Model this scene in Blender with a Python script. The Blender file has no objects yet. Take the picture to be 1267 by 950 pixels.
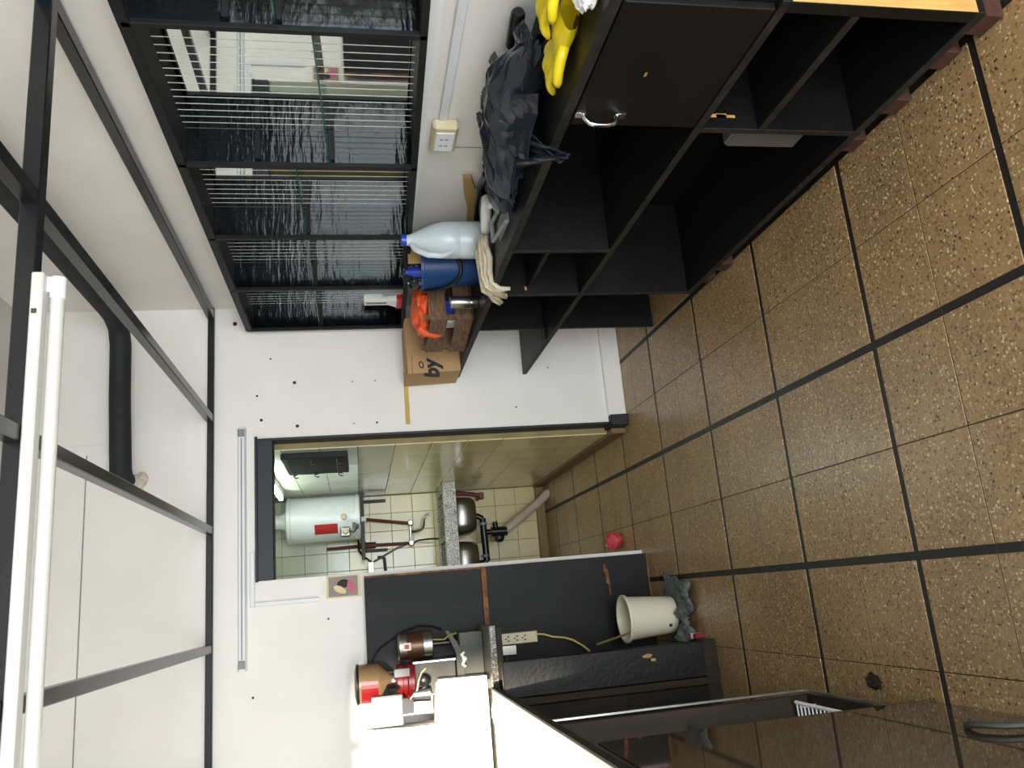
import bpy, bmesh, math, random
from mathutils import Vector, Matrix, noise
random.seed(7)
S = bpy.context.scene
COL = S.collection

# ------------------------------------------------------------------ camera
def cam_axes(yaw, pitch, roll):
    cy, sy = math.cos(yaw), math.sin(yaw)
    f = Vector((sy, cy, 0)); r = Vector((cy, -sy, 0)); d = Vector((0, 0, -1))
    cp, sp = math.cos(pitch), math.sin(pitch)
    f2 = f*cp + d*sp; d2 = d*cp - f*sp
    cr, sr = math.cos(roll), math.sin(roll)
    return r*cr + d2*sr, d2*cr - r*sr, f2
RT, DN, FW = cam_axes(0.25609, 0.19500, 0.03827)
cd = bpy.data.cameras.new('camera'); cam = bpy.data.objects.new('camera', cd); COL.objects.link(cam)
cd.sensor_fit = 'HORIZONTAL'; cd.sensor_width = 36; cd.lens = 36*998.6/1267; cd.clip_start = 0.02
M = Matrix.Identity(4)
for i in range(3):
    M[i][0] = DN[i]; M[i][1] = RT[i]; M[i][2] = -FW[i]      # the phone was held sideways: picture right is down
M[0][3], M[1][3], M[2][3] = 0, 0, 1.5
cam.matrix_world = M
S.camera = cam

# ------------------------------------------------------------------ world, sun, window light, exposure
w = bpy.data.worlds.new('sky'); S.world = w; w.use_nodes = True
bg = w.node_tree.nodes['Background']; bg.inputs[0].default_value = (0.62, 0.78, 1.0, 1); bg.inputs[1].default_value = 1.2
sd = bpy.data.lights.new('sun', 'SUN'); sun = bpy.data.objects.new('sun', sd); COL.objects.link(sun)
sd.energy = 13; sd.angle = math.radians(1.2); sd.color = (1, 0.90, 0.72)
sun.rotation_mode = 'QUATERNION'
sun.rotation_quaternion = Vector((0.0158, 1.0, -0.206)).to_track_quat('-Z', 'Y')
ad = bpy.data.lights.new('shopfront_daylight', 'AREA'); al = bpy.data.objects.new('shopfront_daylight', ad); COL.objects.link(al)
ad.shape = 'RECTANGLE'; ad.size = 2.9; ad.size_y = 1.95; ad.energy = 165; ad.color = (0.90, 0.96, 1.0)
al.location = (-0.2, -2.28, 1.0)
al.rotation_euler = (math.radians(90), 0, 0)
S.view_settings.view_transform = 'Standard'; S.view_settings.look = 'None'
S.view_settings.gamma = 1; S.view_settings.use_curve_mapping = False
S.view_settings.exposure = 0.5

# ------------------------------------------------------------------ materials
def lin(c):
    return tuple(((x/255)/12.92 if x/255 <= .04045 else ((x/255+.055)/1.055)**2.4) for x in c)
def mat(name, col, rough=.5, metal=0, var=.12, scale=8, bump=0, bscale=40, col2=None, trans=0, coat=0, stretch=None, ior=1.5, detail=4, lo=.35, hi=.65):
    m = bpy.data.materials.new(name); m.use_nodes = True
    nt = m.node_tree; b = nt.nodes['Principled BSDF']
    b.inputs['Roughness'].default_value = rough; b.inputs['Metallic'].default_value = metal
    b.inputs['IOR'].default_value = ior
    if trans: b.inputs['Transmission Weight'].default_value = trans
    if coat: b.inputs['Coat Weight'].default_value = coat; b.inputs['Coat Roughness'].default_value = .08
    tc = nt.nodes.new('ShaderNodeTexCoord'); mp = nt.nodes.new('ShaderNodeMapping')
    nt.links.new(tc.outputs['Object'], mp.inputs[0])
    if stretch: mp.inputs['Scale'].default_value = stretch
    n = nt.nodes.new('ShaderNodeTexNoise'); n.inputs['Scale'].default_value = scale; n.inputs['Detail'].default_value = detail
    nt.links.new(mp.outputs[0], n.inputs['Vector'])
    r = nt.nodes.new('ShaderNodeValToRGB')
    r.color_ramp.elements[0].position = lo; r.color_ramp.elements[1].position = hi
    a = lin(col)
    c2 = lin(col2) if col2 else tuple(x*(1-var) for x in a)
    r.color_ramp.elements[0].color = (*c2, 1); r.color_ramp.elements[1].color = (*a, 1)
    nt.links.new(n.outputs['Fac'], r.inputs[0]); nt.links.new(r.outputs[0], b.inputs['Base Color'])
    if bump:
        n2 = nt.nodes.new('ShaderNodeTexNoise'); n2.inputs['Scale'].default_value = bscale; n2.inputs['Detail'].default_value = 3
        nt.links.new(mp.outputs[0], n2.inputs['Vector'])
        bp = nt.nodes.new('ShaderNodeBump'); bp.inputs['Strength'].default_value = bump; bp.inputs['Distance'].default_value = .01
        nt.links.new(n2.outputs['Fac'], bp.inputs['Height']); nt.links.new(bp.outputs[0], b.inputs['Normal'])
    return m
def speck(name, base, chips, rough, scale, coat=0, dens=.5):
    """terrazzo / granite: voronoi chips over a ground"""
    m = bpy.data.materials.new(name); m.use_nodes = True
    nt = m.node_tree; b = nt.nodes['Principled BSDF']; b.inputs['Roughness'].default_value = rough
    if coat: b.inputs['Coat Weight'].default_value = coat; b.inputs['Coat Roughness'].default_value = .25
    geo = nt.nodes.new('ShaderNodeNewGeometry')
    prev = None
    n = nt.nodes.new('ShaderNodeTexNoise'); n.inputs['Scale'].default_value = 3.0; n.inputs['Detail'].default_value = 6
    nt.links.new(geo.outputs['Position'], n.inputs['Vector'])
    rp = nt.nodes.new('ShaderNodeValToRGB'); a = lin(base)
    rp.color_ramp.elements[0].position = .3; rp.color_ramp.elements[1].position = .7
    rp.color_ramp.elements[0].color = (*[x*.78 for x in a], 1); rp.color_ramp.elements[1].color = (*[x*1.1 for x in a], 1)
    nt.links.new(n.outputs['Fac'], rp.inputs[0]); prev = rp.outputs[0]
    for k, (sc, colr, thr, ed) in enumerate(chips):
        v = nt.nodes.new('ShaderNodeTexVoronoi'); v.inputs['Scale'].default_value = sc
        ad_ = nt.nodes.new('ShaderNodeVectorMath'); ad_.operation = 'ADD'; ad_.inputs[1].default_value = (k*3.17, k*1.31, k*.7)
        nt.links.new(geo.outputs['Position'], ad_.inputs[0]); nt.links.new(ad_.outputs[0], v.inputs['Vector'])
        sep = nt.nodes.new('ShaderNodeSeparateColor'); nt.links.new(v.outputs['Color'], sep.inputs[0])
        g = nt.nodes.new('ShaderNodeMath'); g.operation = 'LESS_THAN'; g.inputs[1].default_value = thr
        nt.links.new(sep.outputs[0], g.inputs[0])
        l = nt.nodes.new('ShaderNodeMath'); l.operation = 'LESS_THAN'; l.inputs[1].default_value = ed
        nt.links.new(v.outputs['Distance'], l.inputs[0])
        mu = nt.nodes.new('ShaderNodeMath'); mu.operation = 'MULTIPLY'
        nt.links.new(g.outputs[0], mu.inputs[0]); nt.links.new(l.outputs[0], mu.inputs[1])
        mx = nt.nodes.new('ShaderNodeMix'); mx.data_type = 'RGBA'
        mx.inputs[7].default_value = (*lin(colr), 1)
        nt.links.new(mu.outputs[0], mx.inputs[0]); nt.links.new(prev, mx.inputs[6]); prev = mx.outputs[2]
    nt.links.new(prev, b.inputs['Base Color'])
    return m
def emit(name, col, st):
    m = bpy.data.materials.new(name); m.use_nodes = True
    b = m.node_tree.nodes['Principled BSDF']; b.inputs['Base Color'].default_value = (*lin(col), 1)
    b.inputs['Emission Color'].default_value = (*lin(col), 1); b.inputs['Emission Strength'].default_value = st
    return m
MT = {}
MT['wall'] = mat('white_wall_paint', (238, 233, 226), .55, var=.06, scale=2.5, bump=.08, bscale=90)
MT['ceil'] = mat('ceiling_paint', (205, 202, 196), .7, var=.07, scale=3)
MT['terr'] = speck('brown_terrazzo', (154, 124, 84), [(150, (168, 140, 102), .3, .6), (130, (120, 92, 60), .2, .55), (150, (206, 186, 144), .07, .5), (105, (74, 54, 34), .05, .42), (95, (200, 182, 140), .035, .4)], .36, 100, coat=.2)
MT['strip'] = mat('black_floor_strip', (30, 28, 25), .5, var=.3, scale=30)
MT['grout'] = mat('dark_tile_joint', (58, 46, 30), .8, var=.3)
MT['blackwood'] = mat('black_painted_wood', (20, 19, 19), .45, var=.5, scale=5, bump=.12, ior=1.35, bscale=60, stretch=(1, .35, 1))
MT['edgewood'] = mat('worn_black_edge', (46, 43, 39), .6, var=.5, scale=26, col2=(26, 25, 24), ior=1.35)
MT['rawwood'] = mat('raw_plywood', (216, 164, 92), .6, var=.25, scale=5, stretch=(30, 30, 2))
MT['redwood'] = mat('reddish_wood_block', (78, 48, 37), .6, var=.35, scale=9, stretch=(1, 1, 5))
MT['steelblk'] = mat('black_painted_steel', (24, 25, 27), .24, var=.25, scale=12)
MT['caseblk'] = mat('black_case_paint', (20, 21, 23), .5, var=.3, scale=12, ior=1.3)
MT['film'] = mat('black_glossy_film', (10, 12, 15), .1, var=.3, scale=6, bump=.2, bscale=8, stretch=(1, 1, 5), ior=1.29)
MT['mirror'] = mat('mirror_strip', (214, 218, 214), .02, 1, var=.03)
MT['white'] = mat('white_gloss', (240, 240, 238), .35, var=.03)
MT['jointw'] = mat('bright_mirror_joint', (250, 250, 248), .4, var=.02)
MT['glass'] = mat('clear_glass', (245, 255, 250), .0, var=0, trans=1, ior=1.5)
MT['gedge'] = mat('green_glass_edge', (26, 92, 80), .15, var=.6, scale=30)
MT['pvc'] = mat('white_pvc', (228, 230, 230), .4, var=.05)
MT['ivory'] = mat('ivory_plastic', (222, 208, 170), .4, var=.06)
MT['chrome'] = mat('chrome', (205, 205, 205), .14, 1, var=.2, scale=20)
MT['steel'] = mat('brushed_steel', (160, 158, 150), .3, 1, var=.25, scale=14)
MT['dsteel'] = mat('dull_grey_steel', (80, 80, 72), .55, .4, var=.35, scale=10)
MT['ducts'] = mat('black_foam_duct', (30, 32, 36), .75, var=.25, scale=20, bump=.2)
MT['foam'] = mat('expanding_foam', (214, 206, 186), .9, var=.2, scale=30, bump=.5)
MT['tilew'] = mat('cream_glazed_tile', (226, 212, 158), .16, var=.1, scale=3, bump=.03, bscale=12)
MT['tileg'] = mat('pale_green_glazed_tile', (210, 212, 190), .14, var=.08, scale=3, bump=.03, bscale=12)
MT['tgrout'] = mat('tile_grout', (150, 134, 92), .85, var=.2)
MT['granite'] = speck('grey_granite', (158, 150, 132), [(160, (40, 40, 38), .35, .6), (190, (222, 218, 200), .3, .6)], .25, 100)
MT['granited'] = speck('dark_terrazzo_slab', (96, 92, 84), [(160, (40, 38, 34), .4, .6), (210, (170, 166, 150), .25, .6)], .3, 100)
MT['enamel'] = mat('white_enamel', (240, 244, 242), .22, var=.03)
MT['redpipe'] = mat('red_oxide_pipe', (112, 46, 30), .5, var=.25, scale=14)
MT['blackpl'] = mat('black_plastic', (22, 22, 23), .3, var=.2)
MT['redpl'] = mat('red_paint', (128, 18, 20), .3, var=.15)
MT['redlab'] = mat('red_label', (190, 44, 42), .5, var=.1)
MT['drain'] = mat('pale_drain_hose', (205, 190, 170), .5, var=.12)
MT['boardb'] = mat('black_board', (40, 40, 40), .55, var=.4, scale=4, col2=(22, 22, 23), bump=.1, ior=1.3, stretch=(1, 1, .3))
MT['rust'] = mat('worn_orange_wood_edge', (156, 100, 46), .7, var=.5, scale=24, col2=(78, 46, 22))
MT['bag'] = mat('black_bag_plastic', (40, 44, 52), .24, var=.25, scale=10, bump=.3, bscale=30)
MT['yellow'] = mat('yellow_rubber', (232, 208, 30), .42, var=.12, scale=20)
MT['jug'] = mat('milky_plastic', (222, 230, 232), .3, var=.06, trans=.25)
MT['bluepl'] = mat('blue_plastic', (22, 62, 112), .4, var=.2)
MT['blue2'] = mat('bright_blue_plastic', (32, 62, 170), .35, var=.1)
MT['teal'] = mat('teal_plastic', (36, 120, 116), .4, var=.1)
MT['cotton'] = mat('cream_cotton', (216, 202, 172), .95, var=.25, scale=40, bump=.6, bscale=120)
MT['crate'] = mat('weathered_crate_wood', (128, 98, 72), .75, var=.45, scale=6, col2=(84, 60, 42), stretch=(3, 3, 20))
MT['card'] = mat('cardboard', (184, 146, 102), .8, var=.08, scale=12)
MT['ink'] = mat('dark_print', (36, 32, 34), .7)
MT['orange'] = mat('orange_plastic_bag', (236, 96, 44), .45, var=.2, scale=12)
MT['tan'] = mat('tan_wood', (176, 146, 88), .6, var=.15, scale=6)
MT['yellowst'] = mat('yellow_wood_strip', (206, 172, 78), .6, var=.15)
MT['cup'] = mat('clear_plastic', (220, 225, 225), .12, var=.03, trans=.7, ior=1.3)
MT['redcap'] = mat('bright_red_plastic', (206, 32, 36), .35)
MT['brown'] = mat('brown_stained_wood', (54, 45, 34), .6, ior=1.3, var=.45, scale=5, stretch=(4, 4, .6))
MT['brownd'] = mat('dark_worn_wood', (44, 36, 28), .6, var=.5, scale=4, col2=(24, 22, 20), ior=1.3, stretch=(3, 3, .6))
MT['cwhite'] = mat('white_laminate', (246, 244, 238), .4, var=.02)
MT['pail'] = mat('white_pail_plastic', (236, 226, 202), .35, var=.04)
MT['denim'] = mat('grey_blue_rag', (112, 120, 118), .95, var=.4, scale=30, bump=.5, bscale=150)
MT['pink'] = mat('pink_wrap', (214, 70, 84), .5, var=.15)
MT['cable'] = mat('yellow_cable', (206, 190, 110), .5, var=.1)
MT['rod'] = mat('brass_green_rod', (150, 146, 84), .35, .5)
MT['hop'] = mat('smoky_hopper', (124, 100, 74), .2, var=.12)
MT['motor'] = mat('brown_motor_shell', (92, 66, 48), .32, .6, var=.2)
MT['paper'] = mat('paper', (236, 232, 220), .8, var=.03)
MT['greyp'] = mat('grey_plastic', (140, 140, 138), .5, var=.12)
MT['clay'] = mat('grey_box_paint', (96, 96, 92), .45, var=.25, scale=8)
MT['lamp'] = emit('lit_tube', (236, 255, 246), 26)
MT['batten'] = mat('off_white_enamel', (206, 204, 198), .4, var=.04)  # white enamel toned down so the lamp housing does not overexpose
MT['tube'] = mat('unlit_tube_glass', (208, 206, 199), .18, var=.01)
MT['dglass'] = mat('dark_glossy_glass', (58, 48, 34), .04, var=.3, scale=3, ior=2.0)
MT['lintel'] = mat('black_lintel', (26, 28, 34), .5, var=.3)

# ------------------------------------------------------------------ mesh helpers
class MB:
    def __init__(s): s.bm = bmesh.new()
    def box(s, a, b, bev=0, rot=None):
        lo = [min(a[i], b[i]) for i in range(3)]; hi = [max(a[i], b[i]) for i in range(3)]
        vs = [s.bm.verts.new((x, y, z)) for x in (lo[0], hi[0]) for y in (lo[1], hi[1]) for z in (lo[2], hi[2])]
        F = [(0, 1, 3, 2), (4, 6, 7, 5), (0, 4, 5, 1), (2, 3, 7, 6), (0, 2, 6, 4), (1, 5, 7, 3)]
        fs = [s.bm.faces.new([vs[i] for i in f]) for f in F]
        if bev:
            es = list({e for f in fs for e in f.edges})
            r = bmesh.ops.bevel(s.bm, geom=es, offset=bev, segments=1, affect='EDGES')
            vs = list({v for f in r['faces'] for v in f.verts} | {v for v in vs if v.is_valid})
        if rot is not None:
            c = Vector([(lo[i]+hi[i])/2 for i in range(3)])
            for v in vs:
                if v.is_valid: v.co = c + rot @ (v.co - c)
        return s
    def prism(s, pts, ax, a, b):
        """polygon pts (2D in the two other axes, in axis order) extruded along axis ax from a to b"""
        def P(p, t):
            q = list(p); q.insert(ax, t); return q
        v0 = [s.bm.verts.new(P(p, a)) for p in pts]; v1 = [s.bm.verts.new(P(p, b)) for p in pts]
        n = len(pts)
        s.bm.faces.new(v0); s.bm.faces.new(v1[::-1])
        for i in range(n): s.bm.faces.new((v0[i], v1[i], v1[(i+1) % n], v0[(i+1) % n]))
        return s
    def tube(s, path, r, seg=10, cap=True, closed=False):
        path = [Vector(p) for p in path]; n = len(path)
        rr = r if isinstance(r, (list, tuple)) else [r]*n
        rings = []; up = None
        for i, p in enumerate(path):
            if closed: t = path[(i+1) % n] - path[i-1]
            else: t = path[min(i+1, n-1)] - path[max(i-1, 0)]
            t.normalize()
            if up is None:
                up = Vector((0, 0, 1)) if abs(t.z) < .9 else Vector((1, 0, 0))
            a = (up - t*up.dot(t)).normalized(); up = a; b = t.cross(a)
            rings.append([s.bm.verts.new(p + (a*math.cos(2*math.pi*k/seg) + b*math.sin(2*math.pi*k/seg))*rr[i]) for k in range(seg)])
        m = n if closed else n-1
        for i in range(m):
            R0, R1 = rings[i], rings[(i+1) % n]
            for k in range(seg): s.bm.faces.new((R0[k], R0[(k+1) % seg], R1[(k+1) % seg], R1[k]))
        if cap and not closed:
            s.bm.faces.new(rings[0][::-1]); s.bm.faces.new(rings[-1])
        return s
    def lathe(s, prof, c, seg=24, axis='z', close=False):
        """prof: list of (r, h)"""
        c = Vector(c); rings = []
        for r, h in prof:
            ring = []
            for k in range(seg):
                a = 2*math.pi*k/seg; u, v = r*math.cos(a), r*math.sin(a)
                p = {'z': (u, v, h), 'x': (h, u, v), 'y': (v, h, u)}[axis]
                ring.append(s.bm.verts.new(c + Vector(p)))
            rings.append(ring)
        for i in range(len(rings)-1):
            for k in range(seg): s.bm.faces.new((rings[i][k], rings[i][(k+1) % seg], rings[i+1][(k+1) % seg], rings[i+1][k]))
        s.bm.faces.new(rings[0][::-1]); s.bm.faces.new(rings[-1])
        return s
    def grid(s, f, nu, nv):
        vs = [[s.bm.verts.new(f(i/(nu-1), j/(nv-1))) for j in range(nv)] for i in range(nu)]
        for i in range(nu-1):
            for j in range(nv-1): s.bm.faces.new((vs[i][j], vs[i+1][j], vs[i+1][j+1], vs[i][j+1]))
        return s
    def blob(s, c, rad, sub=3, amp=.15, fr=6, seed=0, flat=None):
        r = bmesh.ops.create_icosphere(s.bm, subdivisions=sub, radius=1)
        c = Vector(c)
        for v in r['verts']:
            d = v.co.copy(); k = 1 + amp*noise.fractal(d*fr*.4 + Vector((seed*7.3, seed, 0)), .8, 2, 4)
            v.co = c + Vector((d.x*rad[0], d.y*rad[1], d.z*rad[2]))*k
            if flat is not None and v.co.z < flat: v.co.z = flat
        return s
def obj(name, mb, m, parent=None, smooth=False, sharp=40):
    me = bpy.data.meshes.new(name)
    bmesh.ops.recalc_face_normals(mb.bm, faces=mb.bm.faces)
    if smooth:
        for f in mb.bm.faces: f.smooth = True
    mb.bm.to_mesh(me); mb.bm.free()
    me.materials.append(MT[m] if isinstance(m, str) else m)
    if smooth and sharp: me.set_sharp_from_angle(angle=math.radians(sharp))
    o = bpy.data.objects.new(name, me); COL.objects.link(o)
    if parent: adopt(o, parent)
    return o
def root_of(p):
    v = Vector((0, 0, 0))
    while p: v = v + p.location; p = p.parent
    return v
def adopt(o, p):
    o.parent = p
    o.matrix_parent_inverse = Matrix.Translation(-root_of(p)) if p.type == 'EMPTY' else Matrix.Identity(4)
def tag(o, label, cat, group=None, kind=None):
    o['label'] = label; o['category'] = cat
    if group: o['group'] = group
    if kind: o['kind'] = kind
    return o
def thing(name, loc, label, cat, group=None):
    e = bpy.data.objects.new(name, None); COL.objects.link(e); e.location = loc; e.empty_display_size = .1
    return tag(e, label, cat, group)
def struct(name, mb, m, label, cat):
    o = obj(name, mb, m); o['kind'] = 'structure'; o['label'] = label; o['category'] = cat
    return o
def arc(c, r, a0, a1, n, pl='xz'):
    out = []
    for i in range(n+1):
        a = math.radians(a0 + (a1-a0)*i/n); u, v = r*math.cos(a), r*math.sin(a)
        out.append({'xz': (c[0]+u, c[1], c[2]+v), 'xy': (c[0]+u, c[1]+v, c[2]), 'yz': (c[0], c[1]+u, c[2]+v)}[pl])
    return out
def sm(o, lv=1):
    md = o.modifiers.new('subdivision', 'SUBSURF'); md.levels = lv; md.render_levels = lv
    return o

# ------------------------------------------------------------------ room shell
XR, YB, ZC, XL, YF = 1.585, 4.25, 3.15, -1.9, -2.2
KX, KY, KZ = .83, 6.47, 2.35          # kitchen behind the doorway
DX0, DX1, DZ = .158, .862, 1.99       # doorway
PX, PY = .605, .5815                  # floor pattern: pairs of tiles between black strips
floor = struct('floor', MB().box((XL-.1, YF-.1, -.12), (XR+.1, KY+.1, -.0022)), 'strip', 'brown terrazzo tile floor with black strips between the tiles', 'floor')
tw, th = (PX-.024-.0025)/2, (PY-.022-.0025)/2
def tile_mesh():
    return MB().box((0, 0, -.02), (tw, th, 0), bev=.0012)
t0 = obj('floor_tile', tile_mesh(), 'terr', floor); tme = t0.data; first = True
rest = MB()
for i in range(-7, 6):
    for j in range(-13, 18):
        x0 = math.floor(i/2)*PX + .012 + (i % 2)*(tw+.0025); y0 = 1.445 + math.floor(j/2)*PY + .011 + (j % 2)*(th+.0025)
        if x0+tw < XL or x0 > XR or y0+th < YF or y0 > KY or (y0 > 4.4 and (x0 > KX or x0 < -.7)): continue
        if x0 > -1.0 and y0 > .9:
            if first: o = t0; first = False
            else:
                o = bpy.data.objects.new('floor_tile', tme); COL.objects.link(o); o.parent = floor
            o.location = (x0, y0, random.uniform(-.0006, .0006))
        else: rest.box((x0, y0, -.02), (x0+tw, y0+th, 0))
ro = obj('floor_tile_field', rest, 'terr', floor); ro['kind'] = 'stuff'
# thin joints between paired tiles are brown, not black
jm = MB()
for i in range(-4, 4):
    jm.box((i*PX+.012+tw, .9, -.02), (i*PX+.012+tw+.0025, 6.47, -.0012))
for j in range(-1, 9):
    jm.box((-1., 1.445+j*PY+.011+th, -.02), (XR, 1.445+j*PY+.011+th+.0025, -.0012))
obj('tile_joint', jm, 'grout', floor)

struct('ceiling', MB().box((XL-.1, YF-.1, ZC), (XR+.1, YB+.1, ZC+.1)), 'ceil', 'greyish white ceiling above the open black steel grid', 'ceiling')
wr = struct('wall_right', MB().box((XR, YF-.1, -.1), (XR+.1, YB+.1, ZC)), 'wall', 'white painted wall behind the mirrored wall case and long black shelves', 'wall')
struct('wall_left', MB().box((XL-.1, YF-.1, -.1), (XL, YB+.1, ZC)), 'wall', 'white wall on the far side of the sunlit counter', 'wall')
wb = MB()
wb.box((DX1, YB, -.1), (XR+.1, YB+.1, ZC)); wb.box((XL, YB, -.1), (DX0, YB+.1, ZC)); wb.box((DX0, YB, DZ), (DX1, YB+.1, ZC))
wb = struct('wall_back', wb, 'wall', 'white painted end wall with the open doorway to the kitchen', 'wall')
# front of the shop behind the camera: one wide shopfront opening, head height set for the sun patch
wf = MB()
wf.box((XL, YF-.1, -.1), (-1.65, YF, ZC)); wf.box((1.25, YF-.1, -.1), (XR, YF, ZC)); wf.box((-1.65, YF-.1, 2.86), (1.25, YF, ZC))
struct('wall_front', wf, 'wall', 'white shopfront wall with wide window opening behind the viewer', 'wall')
sw = MB(); sw.box((-9, -8.3, -.1), (-1.24, -8, 7)); sw.box((-.562, -8.3, -.1), (9, -8, 7)); sw.box((-1.24, -8.3, -.1), (-.562, -8, 3.03))  # added blocker out of view; its gap lets in only the counter's sun patch
struct('wall_sun_blocker', sw, 'wall', 'added unseen wall across the street whose gap shapes the sun patch', 'wall')
# kitchen shell
kb = struct('wall_kitchen_back', MB().box((-.8, KY, -.1), (KX+.1, KY+.1, KZ)), 'tgrout', 'cream tiled kitchen wall behind the water heater and sink', 'wall')
kr = struct('wall_kitchen_right', MB().box((KX, YB+.1, -.1), (KX+.1, KY, KZ)), 'tgrout', 'glossy tiled kitchen side wall beside the doorway', 'wall')
struct('wall_kitchen_left', MB().box((-.8, YB+.1, -.1), (-.7, KY, KZ)), 'tileg', 'plain pale kitchen wall hidden behind the black boards', 'wall')
struct('ceiling_kitchen', MB().box((-.8, YB+.1, KZ), (KX+.1, KY+.1, KZ+.08)), 'ceil', 'white ceiling of the small kitchen', 'ceiling')
# back wall tiles
tmA = None; TW, TH = .139, .1665
k = 0
for r in range(13):
    for cidx in range(6):
        x1 = KX - .012 - cidx*TW; z0 = .075 + r*TH
        m_ = 'tilew' if z0 < 1.55 else 'tileg'
        if tmA is None: tmA = {}
        if m_ not in tmA:
            o = obj('wall_tile', MB().box((-TW+.003, -.006, .0015), (0, .02, TH-.0015), bev=.0015), m_, kb); tmA[m_] = o.data
        else:
            o = bpy.data.objects.new('wall_tile', tmA[m_]); COL.objects.link(o); o.parent = kb
        o.location = (x1, KY-.0, z0)
# side wall tiles
tmB = {}; TD, TZ = .30, .20
for r in range(11):
    for cidx in range(7):
        y0 = YB+.104 + cidx*TD; z0 = .085 + r*TZ
        m_ = 'tileg' if z0 > 1.2 else 'tilew'
        d = min(TD, KY-.008-y0)
        if d < .05: continue
        key = (m_, round(d, 3))
        if key not in tmB:
            o = obj('wall_tile', MB().box((-.006, .0015, .0015), (.02, d-.0015, TZ-.0015), bev=.0015), m_, kr); tmB[key] = o.data
        else:
            o = bpy.data.objects.new('wall_tile', tmB[key]); COL.objects.link(o); o.parent = kr
        o.location = (KX, y0, z0)
struct('baseboard_kitchen_right', MB().box((KX-.022, YB+.02, 0), (KX+.01, KY, .085), bev=.003), mat('dark_kitchen_skirting', (120, 96, 58), .5, var=.25), 'brown skirting along the tiled kitchen side wall', 'baseboard')
struct('baseboard_kitchen_back', MB().box((-.7, KY-.02, 0), (KX-.022, KY+.01, .07), bev=.003), MT['tgrout'], 'low skirting under the cream tiled kitchen wall', 'baseboard')
struct('baseboard_back', MB().box((.905, YB-.03, 0), (XR, YB+.01, .105), bev=.006), 'wall', 'white plaster skirting under the end wall right of the doorway', 'baseboard')
# door frame
d1 = thing('door_1', (.5, YB, 0), 'black painted frame around the kitchen doorway', 'door frame'); d1['kind'] = 'structure'
obj('lintel', MB().box((DX0, YB-.012, 1.915), (DX1, YB+.09, DZ+.004), bev=.003), 'lintel', d1)
obj('jamb', MB().box((DX1-.004, YB-.010, .1), (DX1+.010, YB+.098, DZ+.006), bev=.002), 'lintel', d1)
obj('head_trim', MB().box((DX0-.005, YB-.018, DZ), (DX1+.02, YB+.006, DZ+.014), bev=.003), 'lintel', d1)
obj('plinth_block', MB().box((DX1-.02, YB-.045, 0), (DX1+.043, YB+.1, .1), bev=.004), 'lintel', d1)
# wall joints, chips
obj('panel_joint', MB().box((-1.2, YB-.0015, 2.797), (.83, YB+.01, 2.803)), mat('wall_joint_grey', (150, 144, 138), .8), wb)  # seam between wall panels, a thin strip of darker grey
obj('plaster_patch', MB().box((.83, YB-.004, 2.70), (.88, YB+.01, 2.92), bev=.002), 'wall', wb)
hl = MB()
for (x, z, r) in [(1.30, 1.92, .005), (1.165, 1.80, .009), (1.10, 1.99, .006), (.93, 1.79, .009), (.97, 1.97, .008), (1.16, 1.50, .004), (1.16, 1.38, .004), (.93, 1.50, .004), (.93, 1.38, .006), (-.38, 2.02, .006), (-.05, 1.66, .005), (.98, .62, .005), (1.2, .42, .004), (1.5, 2.1, .012)]:
    hl.lathe([(r, -.0025), (r*.6, .004)], (x, YB, z), 8, axis='y')
obj('nail_hole', hl, 'ink', wb)['kind'] = 'stuff'
obj('panel_joint', MB().box((XR-.0015, 2.606, .95), (XR+.01, 2.610, 1.10)), bpy.data.materials['wall_joint_grey'], wr)

# ------------------------------------------------------------------ steel grid under the ceiling
ZG = 2.2; T = .038
g = thing('steel_ceiling_grid', (0, 1.85, ZG), 'open grid of black square steel tubes hung below the ceiling', 'steel frame')
obj('cross_beam', MB().box((XL, 1.87, ZG), (XR-.001, 1.912, ZG+.042), bev=.003), 'steelblk', g)
obj('cross_beam', MB().box((XL, -.6, ZG), (XR-.001, -.55, ZG+.05), bev=.003), 'steelblk', g)
for x in (-1.26, -.70, -.14, .42, .985):
    obj('bar', MB().box((x-T/2, YF, ZG+.002), (x+T/2, YB-.03, ZG+T), bev=.003), 'steelblk', g)
obj('wall_bar', MB().box((XR-.06, YF, ZG+.001), (XR-.015, YB-.002, ZG+T), bev=.003), 'steelblk', g)
obj('wall_bar', MB().box((XL, YB-.034, ZG), (XR-.001, YB-.001, ZG+.032), bev=.003), 'steelblk', g)

def fluoro(x0, x1, y, ztop):
    t = thing('fluorescent_lamp', ((x0+x1)/2, y, ztop-.1), 'unlit white fluorescent tube in a slim batten under the steel beam', 'lamp')
    h = obj('housing', MB().box((x0, y-.020, ztop-.026), (x1, y+.015, ztop), bev=.003), 'batten', t)
    yt, zt = y+.015, ztop-.046
    obj('tube', MB().tube([(x0+.04, yt, zt), (x1-.05, yt, zt)], .0155, 16), 'tube', t, True)
    for xa, xb in ((x1-.055, x1-.004), (x0+.004, x0+.055)):
        obj('lamp_holder', MB().tube([(xa, yt, zt), (xb, yt, zt)], .0175, 16), 'pvc', t, True)
        obj('holder_foot', MB().box((xa+.015, yt-.012, zt), (xb, yt+.012, ztop-.02)), 'pvc', t)
    obj('clip', MB().box((x1-.1, y-.024, ztop-.016), (x1-.09, y-.016, ztop-.006)), 'dsteel', t)
fluoro(-.47, .79, 1.872, ZG)
wt = thing('loose_wires', (.30, 1.89, ZG+.05), 'short red and black wire ends on the steel beam', 'wire')
obj('red_wire', MB().tube([(.24, 1.89, ZG+.048), (.25, 1.815, ZG+.075), (.22, 1.81, ZG+.11), (.235, 1.80, ZG+.14)], .004, 6), 'redpl', wt, True)
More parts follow.
